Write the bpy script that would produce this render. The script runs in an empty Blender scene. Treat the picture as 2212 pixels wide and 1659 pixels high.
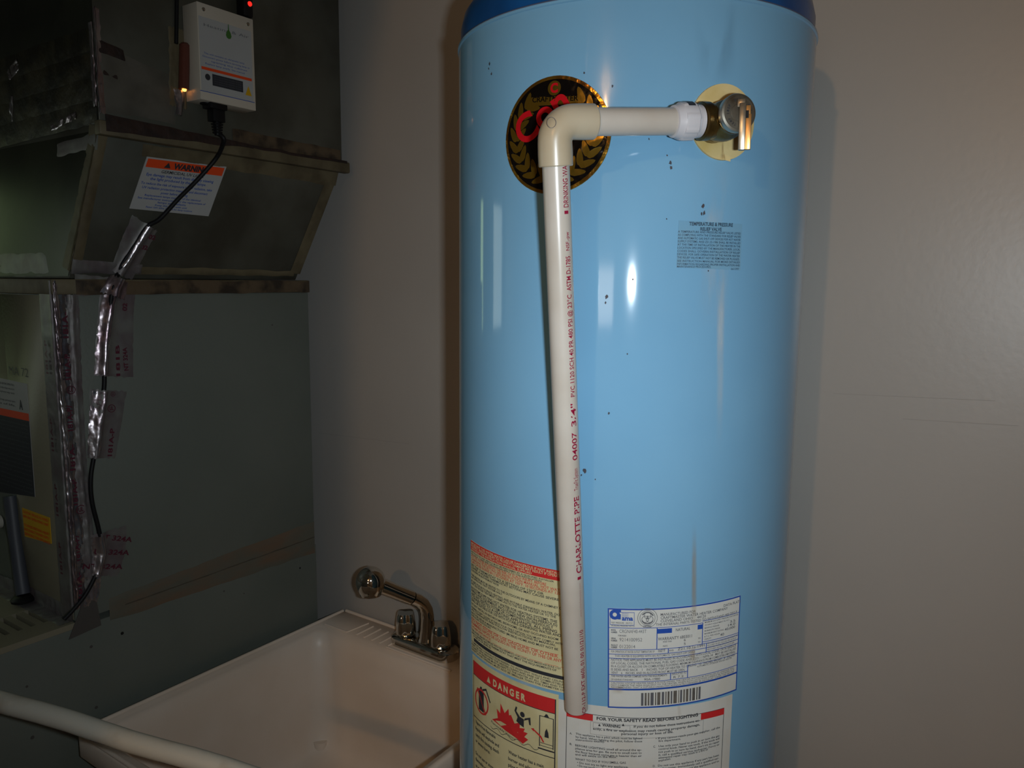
import bpy, bmesh, math, random
from mathutils import Vector, Matrix, noise
random.seed(7)
scn = bpy.context.scene
COL = scn.collection
PI = math.pi
def S(v):
    v /= 255.0
    return v/12.92 if v <= .04045 else ((v+.055)/1.055)**2.4
def rgb(r, g, b): return (S(r), S(g), S(b), 1.0)

# ---------------------------------------------------------------- camera
IW, IH, F = 2212.0, 1659.0, 1680.0
CAM = Vector((0, 0, 1.67))
yw, pt_, rl = math.radians(34.7), math.radians(7.56), math.radians(.45)
FW = Vector((-math.sin(yw)*math.cos(pt_), math.cos(yw)*math.cos(pt_), -math.sin(pt_)))
R0 = Vector((math.cos(yw), math.sin(yw), 0)); U0 = R0.cross(FW)
RT = math.cos(rl)*R0 + math.sin(rl)*U0
UP = -math.sin(rl)*R0 + math.cos(rl)*U0
cd = bpy.data.cameras.new('camera'); cam = bpy.data.objects.new('camera', cd); COL.objects.link(cam)
cam.matrix_world = Matrix(((RT.x, UP.x, -FW.x, CAM.x), (RT.y, UP.y, -FW.y, CAM.y), (RT.z, UP.z, -FW.z, CAM.z), (0, 0, 0, 1)))
cd.sensor_fit = 'HORIZONTAL'; cd.sensor_width = 36; cd.lens = F/IW*36; cd.clip_start = .02; cd.clip_end = 50
scn.camera = cam

# ---------------------------------------------------------------- world, lights, exposure
w = bpy.data.worlds.new('world'); scn.world = w; w.use_nodes = True
w.node_tree.nodes['Background'].inputs[0].default_value = (.5, .6, .8, 1)
w.node_tree.nodes['Background'].inputs[1].default_value = .004
scn.view_settings.view_transform = 'Standard'; scn.view_settings.look = 'None'
scn.view_settings.exposure = 0; scn.view_settings.gamma = 1
def light(name, kind, loc, power, col, **kw):
    l = bpy.data.lights.new(name, kind); l.energy = power; l.color = col
    for k, v in kw.items(): setattr(l, k, v)
    o = bpy.data.objects.new(name, l); o.location = loc; COL.objects.link(o); return o
# the camera's own weak flash, beside the lens
fl = light('camera_flash', 'AREA', CAM + RT*.062 + FW*.004 - UP*.004, 2.75, (.84, .94, 1.0), shape='RECTANGLE', size=.028, size_y=.016, spread=math.radians(112))
fl.rotation_euler = (-(FW+RT*.02-UP*.01)).to_track_quat('Z', 'Y').to_euler()
# the bulb in the next room, seen through the opening behind the camera
light('bulb_light', 'POINT', (.07, -1.6, 2.33), 25, (1, .56, .22), shadow_soft_size=.03)

# ---------------------------------------------------------------- materials
def mat(name, col, rough=.5, metal=0, col2=None, nscale=6, lo=.4, hi=.65, bump=0, bscale=40, bdetail=3, spec=None, emit=None, stretch=None, coat=0, alpha=None):
    m = bpy.data.materials.new(name); m.use_nodes = True
    N, L = m.node_tree.nodes, m.node_tree.links
    b = N['Principled BSDF']
    b.inputs['Base Color'].default_value = col; b.inputs['Roughness'].default_value = rough; b.inputs['Metallic'].default_value = metal
    if spec is not None: b.inputs['Specular IOR Level'].default_value = spec
    if coat: b.inputs['Coat Weight'].default_value = coat; b.inputs['Coat Roughness'].default_value = .08
    tc = N.new('ShaderNodeTexCoord'); mp = N.new('ShaderNodeMapping'); L.new(tc.outputs['Object'], mp.inputs[0])
    if stretch: mp.inputs['Scale'].default_value = stretch
    n1 = N.new('ShaderNodeTexNoise'); n1.inputs['Scale'].default_value = nscale; n1.inputs['Detail'].default_value = 6
    L.new(mp.outputs[0], n1.inputs['Vector'])
    c2 = col2 if col2 else tuple(c*.93 for c in col[:3]) + (1,)
    r = N.new('ShaderNodeValToRGB'); r.color_ramp.elements[0].position = lo; r.color_ramp.elements[1].position = hi
    r.color_ramp.elements[0].color = col; r.color_ramp.elements[1].color = c2
    L.new(n1.outputs['Fac'], r.inputs[0]); L.new(r.outputs[0], b.inputs['Base Color'])
    if bump:
        n2 = N.new('ShaderNodeTexNoise'); n2.inputs['Scale'].default_value = bscale; n2.inputs['Detail'].default_value = bdetail
        L.new(mp.outputs[0], n2.inputs['Vector'])
        bp = N.new('ShaderNodeBump'); bp.inputs['Strength'].default_value = bump; bp.inputs['Distance'].default_value = .002
        L.new(n2.outputs['Fac'], bp.inputs['Height']); L.new(bp.outputs[0], b.inputs['Normal'])
    if emit:
        b.inputs['Emission Color'].default_value = emit[0]; b.inputs['Emission Strength'].default_value = emit[1]
    return m
def stain(name, col, dens, nscale=30, stretch=(1, 1, .25)):
    """worn deposit that thins out to bare surface at its borders (uses the patch's own UVs)"""
    m = bpy.data.materials.new(name); m.use_nodes = True
    N, L = m.node_tree.nodes, m.node_tree.links; N.remove(N['Principled BSDF'])
    out = N['Material Output']; mix = N.new('ShaderNodeMixShader'); tr = N.new('ShaderNodeBsdfTransparent'); d = N.new('ShaderNodeBsdfDiffuse')
    d.inputs[0].default_value = col
    L.new(tr.outputs[0], mix.inputs[1]); L.new(d.outputs[0], mix.inputs[2]); L.new(mix.outputs[0], out.inputs[0])
    tc = N.new('ShaderNodeTexCoord'); sx = N.new('ShaderNodeSeparateXYZ'); L.new(tc.outputs['UV'], sx.inputs[0])
    def edge(o):
        a = N.new('ShaderNodeMath'); a.operation = 'PINGPONG'; a.inputs[1].default_value = .5; L.new(o, a.inputs[0])
        c = N.new('ShaderNodeMapRange'); c.interpolation_type = 'SMOOTHSTEP'; c.inputs[1].default_value = 0; c.inputs[2].default_value = .42
        L.new(a.outputs[0], c.inputs[0]); return c.outputs[0]
    mu = N.new('ShaderNodeMath'); mu.operation = 'MULTIPLY'; L.new(edge(sx.outputs[0]), mu.inputs[0]); L.new(edge(sx.outputs[1]), mu.inputs[1])
    mp = N.new('ShaderNodeMapping'); mp.inputs['Scale'].default_value = stretch; L.new(tc.outputs['Object'], mp.inputs[0])
    n = N.new('ShaderNodeTexNoise'); n.inputs['Scale'].default_value = nscale; n.inputs['Detail'].default_value = 5; L.new(mp.outputs[0], n.inputs['Vector'])
    mr = N.new('ShaderNodeMapRange'); mr.inputs[1].default_value = .35; mr.inputs[2].default_value = .7; L.new(n.outputs['Fac'], mr.inputs[0])
    m2 = N.new('ShaderNodeMath'); m2.operation = 'MULTIPLY'; L.new(mu.outputs[0], m2.inputs[0]); L.new(mr.outputs[0], m2.inputs[1])
    m3 = N.new('ShaderNodeMath'); m3.operation = 'MULTIPLY'; m3.inputs[1].default_value = dens; L.new(m2.outputs[0], m3.inputs[0])
    L.new(m3.outputs[0], mix.inputs[0]); return m

M = {}
M['wall'] = mat('wall_paint', rgb(166, 161, 155), .38, bump=.10, bscale=90, nscale=2, spec=.5)
M['floor'] = mat('floor_concrete', rgb(110, 104, 96), .8, bump=.3)
M['ceiling'] = mat('ceiling_paint', rgb(170, 165, 155), .8)
M['tank'] = mat('tank_enamel', rgb(114, 162, 194), .075, col2=rgb(109, 157, 190), nscale=5, bump=.02, bscale=25, spec=.5)
M['cap'] = mat('cap_enamel', rgb(20, 78, 138), .28, col2=rgb(15, 64, 118), nscale=14)
M['seam'] = mat('tank_seam', rgb(88, 96, 120), .4, metal=.2)
M['cream'] = mat('aged_label', rgb(196, 190, 150), .5, col2=rgb(176, 166, 122), nscale=18, lo=.45, hi=.75)
M['white_label'] = mat('label_white', rgb(196, 198, 194), .45, col2=rgb(188, 184, 172), nscale=16, lo=.5, hi=.8)
M['black_ink'] = mat('ink_black', rgb(44, 46, 52), .5)
M['notice_ink'] = mat('ink_notice', rgb(46, 66, 84), .5)
M['grey_ink'] = mat('ink_grey', rgb(88, 90, 96), .5)
M['red_ink'] = mat('ink_red', rgb(190, 40, 42), .5)
M['red_pale'] = mat('ink_red_aged', rgb(190, 78, 62), .5)
M['blue_ink'] = mat('ink_blue', rgb(28, 72, 160), .5)
M['green_ink'] = mat('ink_green', rgb(60, 110, 40), .5)
M['yellow'] = mat('label_yellow', rgb(205, 158, 10), .5)
M['orange'] = mat('ink_orange', rgb(225, 72, 22), .5)
M['magenta'] = mat('ink_magenta', rgb(138, 14, 52), .45)
M['tape_ink'] = mat('ink_tape_red', rgb(84, 26, 44), .5)
M['bar_grey'] = mat('ink_bar', rgb(96, 92, 86), .5, col2=rgb(70, 70, 68), nscale=60)
M['pvc'] = mat('pvc_white', rgb(180, 173, 164), .27, bump=.02, bscale=60, col2=rgb(172, 163, 152), nscale=12)
M['pvc_cream'] = mat('pvc_elbow', rgb(172, 160, 138), .3, bump=.02, bscale=60, col2=rgb(164, 148, 122), nscale=15)
M['pvc_bright'] = mat('pvc_adapter', rgb(188, 186, 190), .32)
M['pvc_old'] = mat('pvc_grey', rgb(182, 178, 166), .45, col2=rgb(150, 132, 112), nscale=16, lo=.5, hi=.75)
M['brass'] = mat('brass_tarnished', rgb(120, 96, 52), .3, .85, col2=rgb(62, 46, 26), nscale=40, bump=.2, bscale=120)
M['steel'] = mat('steel_disc', rgb(168, 164, 152), .3, .85, col2=rgb(110, 96, 76), nscale=30, lo=.45, hi=.7)
M['copper'] = mat('copper_lever', rgb(196, 146, 88), .35, .8)
M['chrome'] = mat('chrome', rgb(205, 200, 190), .07, 1.0, bump=.03, bscale=60)
M['escutcheon'] = mat('plastic_ivory', rgb(206, 186, 134), .4, col2=rgb(184, 160, 98), nscale=22)
M['foil_gold'] = mat('medallion_gold', rgb(188, 140, 52), .22, .9, col2=rgb(150, 96, 40), nscale=30, bump=1, bscale=90, bdetail=2)
M['foil_black'] = mat('medallion_black', rgb(20, 15, 13), .14, .4, bump=.9, bscale=80, bdetail=1)
M['foil_leaf'] = mat('medallion_leaf', rgb(140, 106, 34), .25, .8, bump=.5, bscale=60, bdetail=1)
M['foil_red'] = mat('medallion_red', rgb(190, 20, 30), .2, .2)
M['sink'] = mat('sink_plastic', rgb(222, 206, 190), .4, col2=rgb(216, 198, 180), nscale=5, bump=.04, bscale=30)
M['cabinet'] = mat('cabinet_steel', rgb(108, 113, 105), .5, .1, bump=.15, bscale=160, col2=rgb(100, 106, 98), nscale=3)
M['cab_front'] = mat('cabinet_front', rgb(138, 132, 112), .5, .1, bump=.15, bscale=160)
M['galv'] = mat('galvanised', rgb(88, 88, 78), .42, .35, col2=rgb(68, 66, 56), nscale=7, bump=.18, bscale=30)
M['galv_shaded'] = mat('galvanised_shaded', rgb(38, 38, 29), .4, .25, col2=rgb(24, 23, 18), nscale=9, bump=.3, bscale=24)  # duct metal darkened to carry the shade of its front
M['mastic'] = mat('mastic_tape', rgb(88, 72, 52), .6, col2=rgb(44, 34, 24), nscale=26, lo=.42, hi=.62, bump=.7, bscale=60)
M['mastic_pale'] = mat('mastic_pale', rgb(104, 94, 70), .6, .1, col2=rgb(80, 70, 50), nscale=20, bump=.5, bscale=50)
M['rust'] = mat('rust_blob', rgb(46, 28, 20), .75, col2=rgb(28, 18, 14), nscale=40, bump=1, bscale=90)
M['foil'] = mat('foil_tape', rgb(158, 154, 156), .27, .85, col2=rgb(128, 110, 118), nscale=14, bump=.8, bscale=48, bdetail=2)
M['foil_flat'] = mat('foil_tape_flat', rgb(120, 120, 116), .5, .3, col2=rgb(104, 94, 96), nscale=20, bump=.3, bscale=60)
M['galv_patch'] = mat('galvanised_patch', rgb(102, 100, 92), .4, .3, col2=rgb(80, 78, 70), nscale=16, bump=.2, bscale=40)
M['seam_line'] = mat('seam_line', rgb(74, 66, 54), .7)
M['joint_line'] = mat('joint_line', rgb(150, 146, 140), .7)
M['grey_tape'] = mat('grey_cloth_tape', rgb(78, 74, 70), .6)
M['black_rubber'] = mat('black_rubber', rgb(16, 16, 18), .55, spec=.3)
M['dark'] = mat('dark_gap', rgb(14, 13, 12), .9)
M['box'] = mat('lamp_box_paint', rgb(196, 186, 170), .35, bump=.03, bscale=80)
M['box_label'] = mat('lamp_box_label', rgb(172, 172, 170), .4)
M['amber'] = mat('amber_tube', rgb(92, 50, 40), .25)
M['red_led'] = mat('red_led', rgb(255, 30, 20), .4, emit=((1, .03, .02, 1), .9))
M['wrap'] = mat('wrap_tape', rgb(66, 60, 44), .38, .35, col2=rgb(34, 30, 22), nscale=24, lo=.4, hi=.6, bump=.8, bscale=45)
M['bay_grey'] = mat('bay_hose_grey', rgb(70, 74, 82), .5)
M['galv_shaded_front'] = mat('galvanised_shaded_front', rgb(50, 52, 40), .28, .45, col2=rgb(34, 34, 26), nscale=7, bump=.15, bscale=14)  # duct metal with the sloped front's shade in its colour
M['added_amber_glow'] = mat('added_amber_glow', rgb(255, 150, 50), .4, emit=((1, .36, .06, 1), 5.0))  # emission for the glow added beside the lamp box
M['bulb'] = mat('bulb_glow', rgb(255, 220, 170), .4, emit=((1, .7, .4, 1), 14))
M['pane'] = mat('pane_daylight', rgb(200, 220, 215), .3, emit=((.86, 1, .93, 1), 1.9))
M['pane_green'] = mat('pane_greenery', rgb(160, 200, 120), .3, emit=((.62, .85, .42, 1), 2.6))
M['pane_warm'] = mat('pane_hall', rgb(230, 220, 200), .3, emit=((1, .93, .85, 1), 5))
M['trim'] = mat('trim_paint', rgb(150, 145, 135), .5)
M['wood'] = mat('stand_steel', rgb(70, 70, 72), .5, .3)
M['lime'] = stain('lime_streak', rgb(200, 206, 204), .5, 45)
M['smear'] = stain('dark_smear', rgb(70, 84, 96), .55, 18)
M['rust_stain'] = stain('rust_run', rgb(170, 146, 104), .42, 50)
M['rust_dark'] = stain('rust_run_dark', rgb(110, 68, 34), 1.0, 50)
M['grime'] = stain('grime', rgb(96, 82, 58), .75, 30, (1, .4, 1))
M['chip'] = mat('paint_chip', rgb(48, 54, 66), .7, col2=rgb(70, 58, 60), nscale=200)

# ---------------------------------------------------------------- mesh helpers
class MB:
    def __init__(s): s.v, s.f, s.m, s.uv = [], [], [], []
    def add(s, vs, fs, mi=0, uvs=None):
        b = len(s.v); s.v += [Vector(p) for p in vs]
        for f in fs:
            s.f.append([b+i for i in f]); s.m.append(mi)
            s.uv.append([uvs[i] for i in f] if uvs else [(0, 0)]*len(f))
        return s
    def hexa(s, c, mi=0):       # 8 corners: bottom 4 ccw, top 4
        return s.add(c, [(0, 3, 2, 1), (4, 5, 6, 7), (0, 1, 5, 4), (1, 2, 6, 5), (2, 3, 7, 6), (3, 0, 4, 7)], mi)
    def box(s, x0, x1, y0, y1, z0, z1, mi=0):
        return s.hexa([(x0, y0, z0), (x1, y0, z0), (x1, y1, z0), (x0, y1, z0), (x0, y0, z1), (x1, y0, z1), (x1, y1, z1), (x0, y1, z1)], mi)
    def obox(s, c, ax, ay, az, mi=0):
        c, ax, ay, az = map(Vector, (c, ax, ay, az))
        k = [(-1, -1, -1), (1, -1, -1), (1, 1, -1), (-1, 1, -1), (-1, -1, 1), (1, -1, 1), (1, 1, 1), (-1, 1, 1)]
        return s.hexa([c+ax*a+ay*b+az*d for a, b, d in k], mi)
    def tube(s, pts, rad, n=20, mi=0, cap=True, hollow=None, shape=None):
        pts = [Vector(p) for p in pts]; rr = rad if isinstance(rad, (list, tuple)) else [rad]*len(pts)
        t0 = (pts[1]-pts[0]).normalized(); a = Vector((0, 0, 1)) if abs(t0.z) < .9 else Vector((1, 0, 0))
        u = t0.cross(a).normalized(); rings = []
        for i, p in enumerate(pts):
            t = (pts[min(i+1, len(pts)-1)]-pts[max(i-1, 0)]).normalized()
            u = (u-t*u.dot(t)).normalized(); v = t.cross(u)
            rings.append([p+(u*math.cos(2*PI*k/n)+v*math.sin(2*PI*k/n))*rr[i]*(shape(2*PI*k/n) if shape else 1) for k in range(n)])
        vs = [q for r in rings for q in r]; fs = []
        for i in range(len(pts)-1):
            for k in range(n): fs.append((i*n+k, i*n+(k+1) % n, (i+1)*n+(k+1) % n, (i+1)*n+k))
        if cap:
            fs.append(tuple(range(n))[::-1]); fs.append(tuple((len(pts)-1)*n+k for k in range(n)))
        return s.add(vs, fs, mi)
    def lathe(s, o, axis, prof, n=32, mi=0, shape=None):
        o, axis = Vector(o), Vector(axis).normalized()
        return s.tube([o+axis*z for r, z in prof], [max(r, 1e-5) for r, z in prof], n, mi, True, None, shape) if all(abs(prof[i+1][1]-prof[i][1]) > 1e-7 for i in range(len(prof)-1)) else s._lathe(o, axis, prof, n, mi, shape)
    def _lathe(s, o, axis, prof, n, mi, shape):
        a = Vector((0, 0, 1)) if abs(axis.z) < .9 else Vector((1, 0, 0)); u = axis.cross(a).normalized(); v = axis.cross(u)
        vs = [o+axis*z+(u*math.cos(2*PI*k/n)+v*math.sin(2*PI*k/n))*max(r, 1e-5)*(shape(2*PI*k/n) if shape else 1) for r, z in prof for k in range(n)]
        fs = [(i*n+k, i*n+(k+1) % n, (i+1)*n+(k+1) % n, (i+1)*n+k) for i in range(len(prof)-1) for k in range(n)]
        fs += [tuple(range(n))[::-1], tuple((len(prof)-1)*n+k for k in range(n))]
        return s.add(vs, fs, mi)
def me_of(name, mb, mats, root, smooth=None, bevel=0):
    o3 = root_loc(root)
    me = bpy.data.meshes.new(name); me.from_pydata([tuple(p-o3) for p in mb.v], [], mb.f)
    for m in (mats if isinstance(mats, (list, tuple)) else [mats]): me.materials.append(M[m])
    me.polygons.foreach_set('material_index', mb.m)
    uvl = me.uv_layers.new(name='UVMap'); flat = [c for f in mb.uv for q in f for c in q]; uvl.data.foreach_set('uv', flat)
    bm = bmesh.new(); bm.from_mesh(me)
    if bevel:
        bmesh.ops.remove_doubles(bm, verts=bm.verts, dist=1e-6)
        es = [e for e in bm.edges if len(e.link_faces) == 2 and e.calc_face_angle(0) > .6]
        bmesh.ops.bevel(bm, geom=es, offset=bevel, segments=2, affect='EDGES', profile=.5, clamp_overlap=True)
    if smooth != 'flat_open': bmesh.ops.recalc_face_normals(bm, faces=bm.faces)
    bm.to_mesh(me); bm.free()
    if smooth:
        for p in me.polygons: p.use_smooth = True
        if smooth != 'all': me.set_sharp_from_angle(angle=math.radians(38))
    return me
def root_loc(o):
    while o is not None and o.parent is not None: o = o.parent
    return Vector(o.location) if o is not None else Vector((0, 0, 0))
def obj(name, mb, mats, parent=None, smooth=True, bevel=0, label=None, cat=None, kind=None, group=None):
    me = me_of(name, mb, mats, parent, smooth, bevel)
    o = bpy.data.objects.new(name, me); COL.objects.link(o)
    if parent is not None: o.parent = parent
    if label: o['label'] = label
    if cat: o['category'] = cat
    if kind: o['kind'] = kind
    if group: o['group'] = group
    return o
def thing(name, label, cat, loc, group=None):
    o = bpy.data.objects.new(name, None); COL.objects.link(o); o.location = loc; o.empty_display_size = .05
    o['label'] = label; o['category'] = cat
    if group: o['group'] = group
    return o

# ---------------------------------------------------------------- surfaces things are printed on or stuck to
def ray(px, py): return FW + RT*((px-IW/2)/F) - UP*((py-IH/2)/F)
def at_depth(px, py, d): return CAM + ray(px, py)*d
TX, TY, TR = -.4895, .9817, .23
class Tank:
    R = TR
    to = Vector((-TX, -TY, 0)).normalized(); rt = Vector((-(-TY), -TX, 0)).normalized()*1
    def uv(s, px, py):
        d = ray(px, py); o = Vector((CAM.x-TX, CAM.y-TY)); d2 = Vector((d.x, d.y))
        a, b, c = d2.dot(d2), 2*o.dot(d2), o.dot(o)-s.R**2
        q = max(0, b*b-4*a*c); t = (-b-math.sqrt(q))/2/a; P = CAM+d*t
        v = Vector((P.x-TX, P.y-TY, 0)); return (math.atan2(v.dot(s.rt), v.dot(s.to))*s.R, P.z)
    def pt(s, u, v, off=0):
        a = u/s.R; r = s.R+off; return Vector((TX, TY, v)) + (s.to*math.cos(a)+s.rt*math.sin(a))*r
Tank.rt = Vector((-Tank.to.y, Tank.to.x, 0))
class Plane:
    def __init__(s, o, a, b, n): s.o, s.a, s.b, s.n = Vector(o), Vector(a), Vector(b), Vector(n).normalized()
    def uv(s, px, py):
        d = ray(px, py); t = (s.o-CAM).dot(s.n)/d.dot(s.n); P = CAM+d*t-s.o
        return (P.dot(s.a), P.dot(s.b))
    def pt(s, u, v, off=0): return s.o+s.a*u+s.b*v+s.n*off
tank = Tank()
side = Plane((-1.43, 0, 0), (0, 1, 0), (0, 0, 1), (1, 0, 0))           # cabinet side: (y, z)
front = Plane((0, .661, 0), (1, 0, 0), (0, 0, 1), (0, -1, 0))          # cabinet front: (x, z)
duct = Plane((-1.35, 0, 0), (0, 1, 0), (0, 0, 1), (1, 0, 0))
dfront = Plane((0, .719, 0), (1, 0, 0), (0, 0, 1), (0, -1, 0))
_sl = Vector((.09, 0, .255)).normalized()
slope = Plane((-1.44, 0, 1.675), (0, 1, 0), _sl, (_sl.z, 0, -_sl.x))    # sloping transition: (y, distance up the slope)
class Rod:      # printing along a pipe; u along axis, v around
    def __init__(s, p, q, r, face):
        s.p, s.q, s.r = Vector(p), Vector(q), r; s.t = (s.q-s.p).normalized()
        f = Vector(face)-s.p; s.a = (f-s.t*f.dot(s.t)).normalized(); s.b = s.a.cross(s.t)
    def pt(s, u, v, off=0):
        g = v/s.r; return s.p+s.t*u+(s.a*math.cos(g)+s.b*math.sin(g))*(s.r+off)
_glyph = {}
def glyphs(txt, bold=0.0, big=False):
    k = (txt, bold, big)
    if k not in _glyph:
        c = bpy.data.curves.new('t', 'FONT'); c.body = txt; c.size = 1; c.resolution_u = 8 if big else 2; c.fill_mode = 'FRONT'; c.offset = bold
        o = bpy.data.objects.new('t', c); COL.objects.link(o); bpy.context.view_layer.update()
        me = bpy.data.meshes.new_from_object(o.evaluated_get(bpy.context.evaluated_depsgraph_get()))
        vs = [(v.co.x, v.co.y) for v in me.vertices]; fs = [tuple(p.vertices) for p in me.polygons]
        bpy.data.objects.remove(o); bpy.data.curves.remove(c); bpy.data.meshes.remove(me)
        if not vs: vs, fs = [(0, 0)], []
        x0 = min(v[0] for v in vs); x1 = max(v[0] for v in vs)
        _glyph[k] = ([((x-x0)/max(1e-6, x1-x0), y/.69) for x, y in vs], fs)
    return _glyph[k]
def text_uv(mb, S_, txt, p0, p1, h, mi=0, off=.0007, bold=0.0):
    """text from uv point p0 to uv point p1 (baseline), cap height h metres"""
    vs, fs = glyphs(txt, bold, len(txt) < 16); p0, p1 = Vector(p0), Vector(p1); d = p1-p0; L = d.length; d = d/L; n = Vector((-d.y, d.x))
    mb.add([S_.pt(*(p0+d*x*L+n*y*h), off) for x, y in vs], fs, mi)
def row(mb, S_, txt, x0, x1, y0, hpx, mi=0, off=.0007, bold=0.0, y1=None):
    """a printed row: starts at photo point (x0,y0), level on the surface, ends at x1"""
    a = S_.uv(x0, y0); b = S_.uv(x1, y0 if y1 is None else y1)
    h = abs(S_.uv(x0, y0-hpx)[1]-a[1]); text_uv(mb, S_, txt, a, (b[0], a[1] if y1 is None else b[1]), h, mi, off, bold)
def patch(mb, S_, c, nu=16, nv=4, off=.0004, mi=0, skirt=True):
    """quad with corners TL,TR,BR,BL in uv on a surface, with thin edges down to it"""
    TL, TR_, BR, BL = [Vector(q) for q in c]; vs, uvs, fs = [], [], []
    for j in range(nv+1):
        for i in range(nu+1):
            a, b = i/nu, j/nv; p = (TL*(1-a)+TR_*a)*(1-b)+(BL*(1-a)+BR*a)*b
            vs.append(S_.pt(p.x, p.y, off)); uvs.append((a, 1-b))
    for j in range(nv):
        for i in range(nu): k = j*(nu+1)+i; fs.append((k, k+nu+1, k+nu+2, k+1))
    if skirt:
        ring = [i for i in range(nu+1)]+[j*(nu+1)+nu for j in range(1, nv+1)]+[nv*(nu+1)+i for i in range(nu-1, -1, -1)]+[j*(nu+1) for j in range(nv-1, 0, -1)]
        base = len(vs)
        for r in ring:
            i, j = r % (nu+1), r//(nu+1); a, b = i/nu, j/nv; p = (TL*(1-a)+TR_*a)*(1-b)+(BL*(1-a)+BR*a)*b
            vs.append(S_.pt(p.x, p.y, 0)); uvs.append((a, 1-b))
        n = len(ring)
        for k in range(n): fs.append((ring[k], ring[(k+1) % n], base+(k+1) % n, base+k))
    mb.add(vs, fs, mi, uvs)
def pq(S_, *pts): return [S_.uv(*p) for p in pts]
def rect(u0, u1, v0, v1): return [(u0, v1), (u1, v1), (u1, v0), (u0, v0)]
def frame(mb, S_, u0, u1, v0, v1, t, mi=0, off=.0006, nu=20):
    for r in (rect(u0, u1, v1-t, v1), rect(u0, u1, v0, v0+t)): patch(mb, S_, r, nu, 1, off, mi, False)
    for r in (rect(u0, u0+t, v0, v1), rect(u1-t, u1, v0, v1)): patch(mb, S_, r, 1, 2, off, mi, False)
def ring_uv(mb, S_, cu, cv, ro, ri, mi=0, off=.0007, n=32, a0=0, a1=2*PI, sy=1.0):
    vs, fs = [], []
    for k in range(n+1):
        a = a0+(a1-a0)*k/n
        for r in (ro, ri): vs.append(S_.pt(cu+r*math.cos(a), cv+r*math.sin(a)*sy, off))
    for k in range(n): fs.append((2*k, 2*k+2, 2*k+3, 2*k+1))
    mb.add(vs, fs, mi)
def poly_uv(mb, S_, pts, mi=0, off=.0007):
    mb.add([S_.pt(u, v, off) for u, v in pts], [tuple(range(len(pts)))], mi)
def para(mb, S_, lines, u0, u1, v0, v1, fill=.62, mi=0, off=.0007, bold=.0):
    n = len(lines); dv = (v0-v1)/n
    for i, s in enumerate(lines):
        if not s: continue
        if isinstance(s, tuple): s, a, b, m_ = s
        else: a, b, m_ = 0, 1, mi
        v = v0-dv*(i+.85)
        text_uv(mb, S_, s, (u0+(u1-u0)*a, v), (u0+(u1-u0)*b, v), dv*fill, m_, off, bold)

# ================================================================ ROOM
def struct(name, mb, m, parent=None, smooth=False): return obj(name, mb, m, parent, smooth, kind='structure' if parent is None else None)
XL, XR, YB, YF, ZC = -2.6, 2.4, 1.3, -3.2, 2.45
struct('floor', MB().box(XL-.1, XR+.1, YF-.1, YB+.1, -.1, 0), 'floor')
struct('ceiling', MB().box(XL-.1, XR+.1, YF-.1, YB+.1, ZC, ZC+.1), 'ceiling')
wb = struct('wall_back', MB().box(XL-.1, XR+.1, YB, YB+.1, 0, ZC), 'wall')
struct('wall_right', MB().box(XR, XR+.1, YF, YB, 0, ZC), 'wall')
struct('wall_far', MB().box(XL, XR, YF-.1, YF, 0, ZC), 'wall')
# left wall with a real opening for the window
wl = MB(); wy0, wy1, wz0, wz1 = -.42, .60, 1.42, 2.0
wl.box(XL-.1, XL, YF, wy0, 0, ZC).box(XL-.1, XL, wy1, YB, 0, ZC).box(XL-.1, XL, wy0, wy1, 0, wz0).box(XL-.1, XL, wy0, wy1, wz1, ZC)
struct('wall_left', wl, 'wall')
win = MB().box(XL-.06, XL+.01, wy0, wy0+.03, wz0, wz1).box(XL-.06, XL+.01, wy1-.03, wy1, wz0, wz1).box(XL-.06, XL+.01, wy0, wy1, wz0, wz0+.06).box(XL-.06, XL+.01, wy0, wy1, wz1-.03, wz1).box(XL-.06, XL+.01, 0.0, .47, wz0, wz1)
wi = struct('window_1', win, 'trim')
obj('pane', MB().box(XL-.05, XL-.04, wy0+.03, 0.0, wz0+.06, wz1-.03), 'pane', wi, False)
obj('pane', MB().box(XL-.05, XL-.04, .47, wy1-.03, wz0+.06, wz1-.03), 'pane_green', wi, False)
# partition behind the camera with a full-height opening; slanted head added to shape the wall shadow
pw = MB()
pp = [(XL, 0), (-.478, 0), (-.478, 1.97), (-.471, 2.115), (-.452, 2.233), (-.40, 2.40), (-.39, ZC), (XL, ZC)]
vs = [(x, y, z) for y in (-.5, -.6) for x, z in pp]; n = len(pp)
pw.add(vs, [tuple(range(n)), tuple(range(2*n-1, n-1, -1))]+[(i, (i+1) % n, n+(i+1) % n, n+i) for i in range(n)])
struct('wall_partition', pw, 'wall')
w2 = MB().box(.15, 1.0, YF-.001, YF+.02, 1.36, 1.40).box(.15, 1.0, YF-.001, YF+.02, 1.76, 1.80).box(.15, .19, YF-.001, YF+.02, 1.36, 1.8).box(.96, 1.0, YF-.001, YF+.02, 1.36, 1.8)
wi2 = struct('window_2', w2, 'trim')
obj('pane', MB().box(.19, .96, YF, YF+.008, 1.40, 1.76), 'pane_warm', wi2, False)
# hairline joints in the back wall's board and two scuffs
cr = MB()
for (a, b) in (((689, 935), (884, 959)), ((1800, 850), (2150, 866)), ((1950, 905), (2200, 920))):
    P = Plane((0, 1.3, 0), (1, 0, 0), (0, 0, 1), (0, -1, 0)); p, q = Vector(P.uv(*a)), Vector(P.uv(*b)); t = .0003
    patch(cr, P, [(p.x, p.y+t), (q.x, q.y+t), (q.x, q.y-t), (p.x, p.y-t)], 2, 1, .0003)
obj('board_joint', cr, 'joint_line', wb, False)
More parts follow.
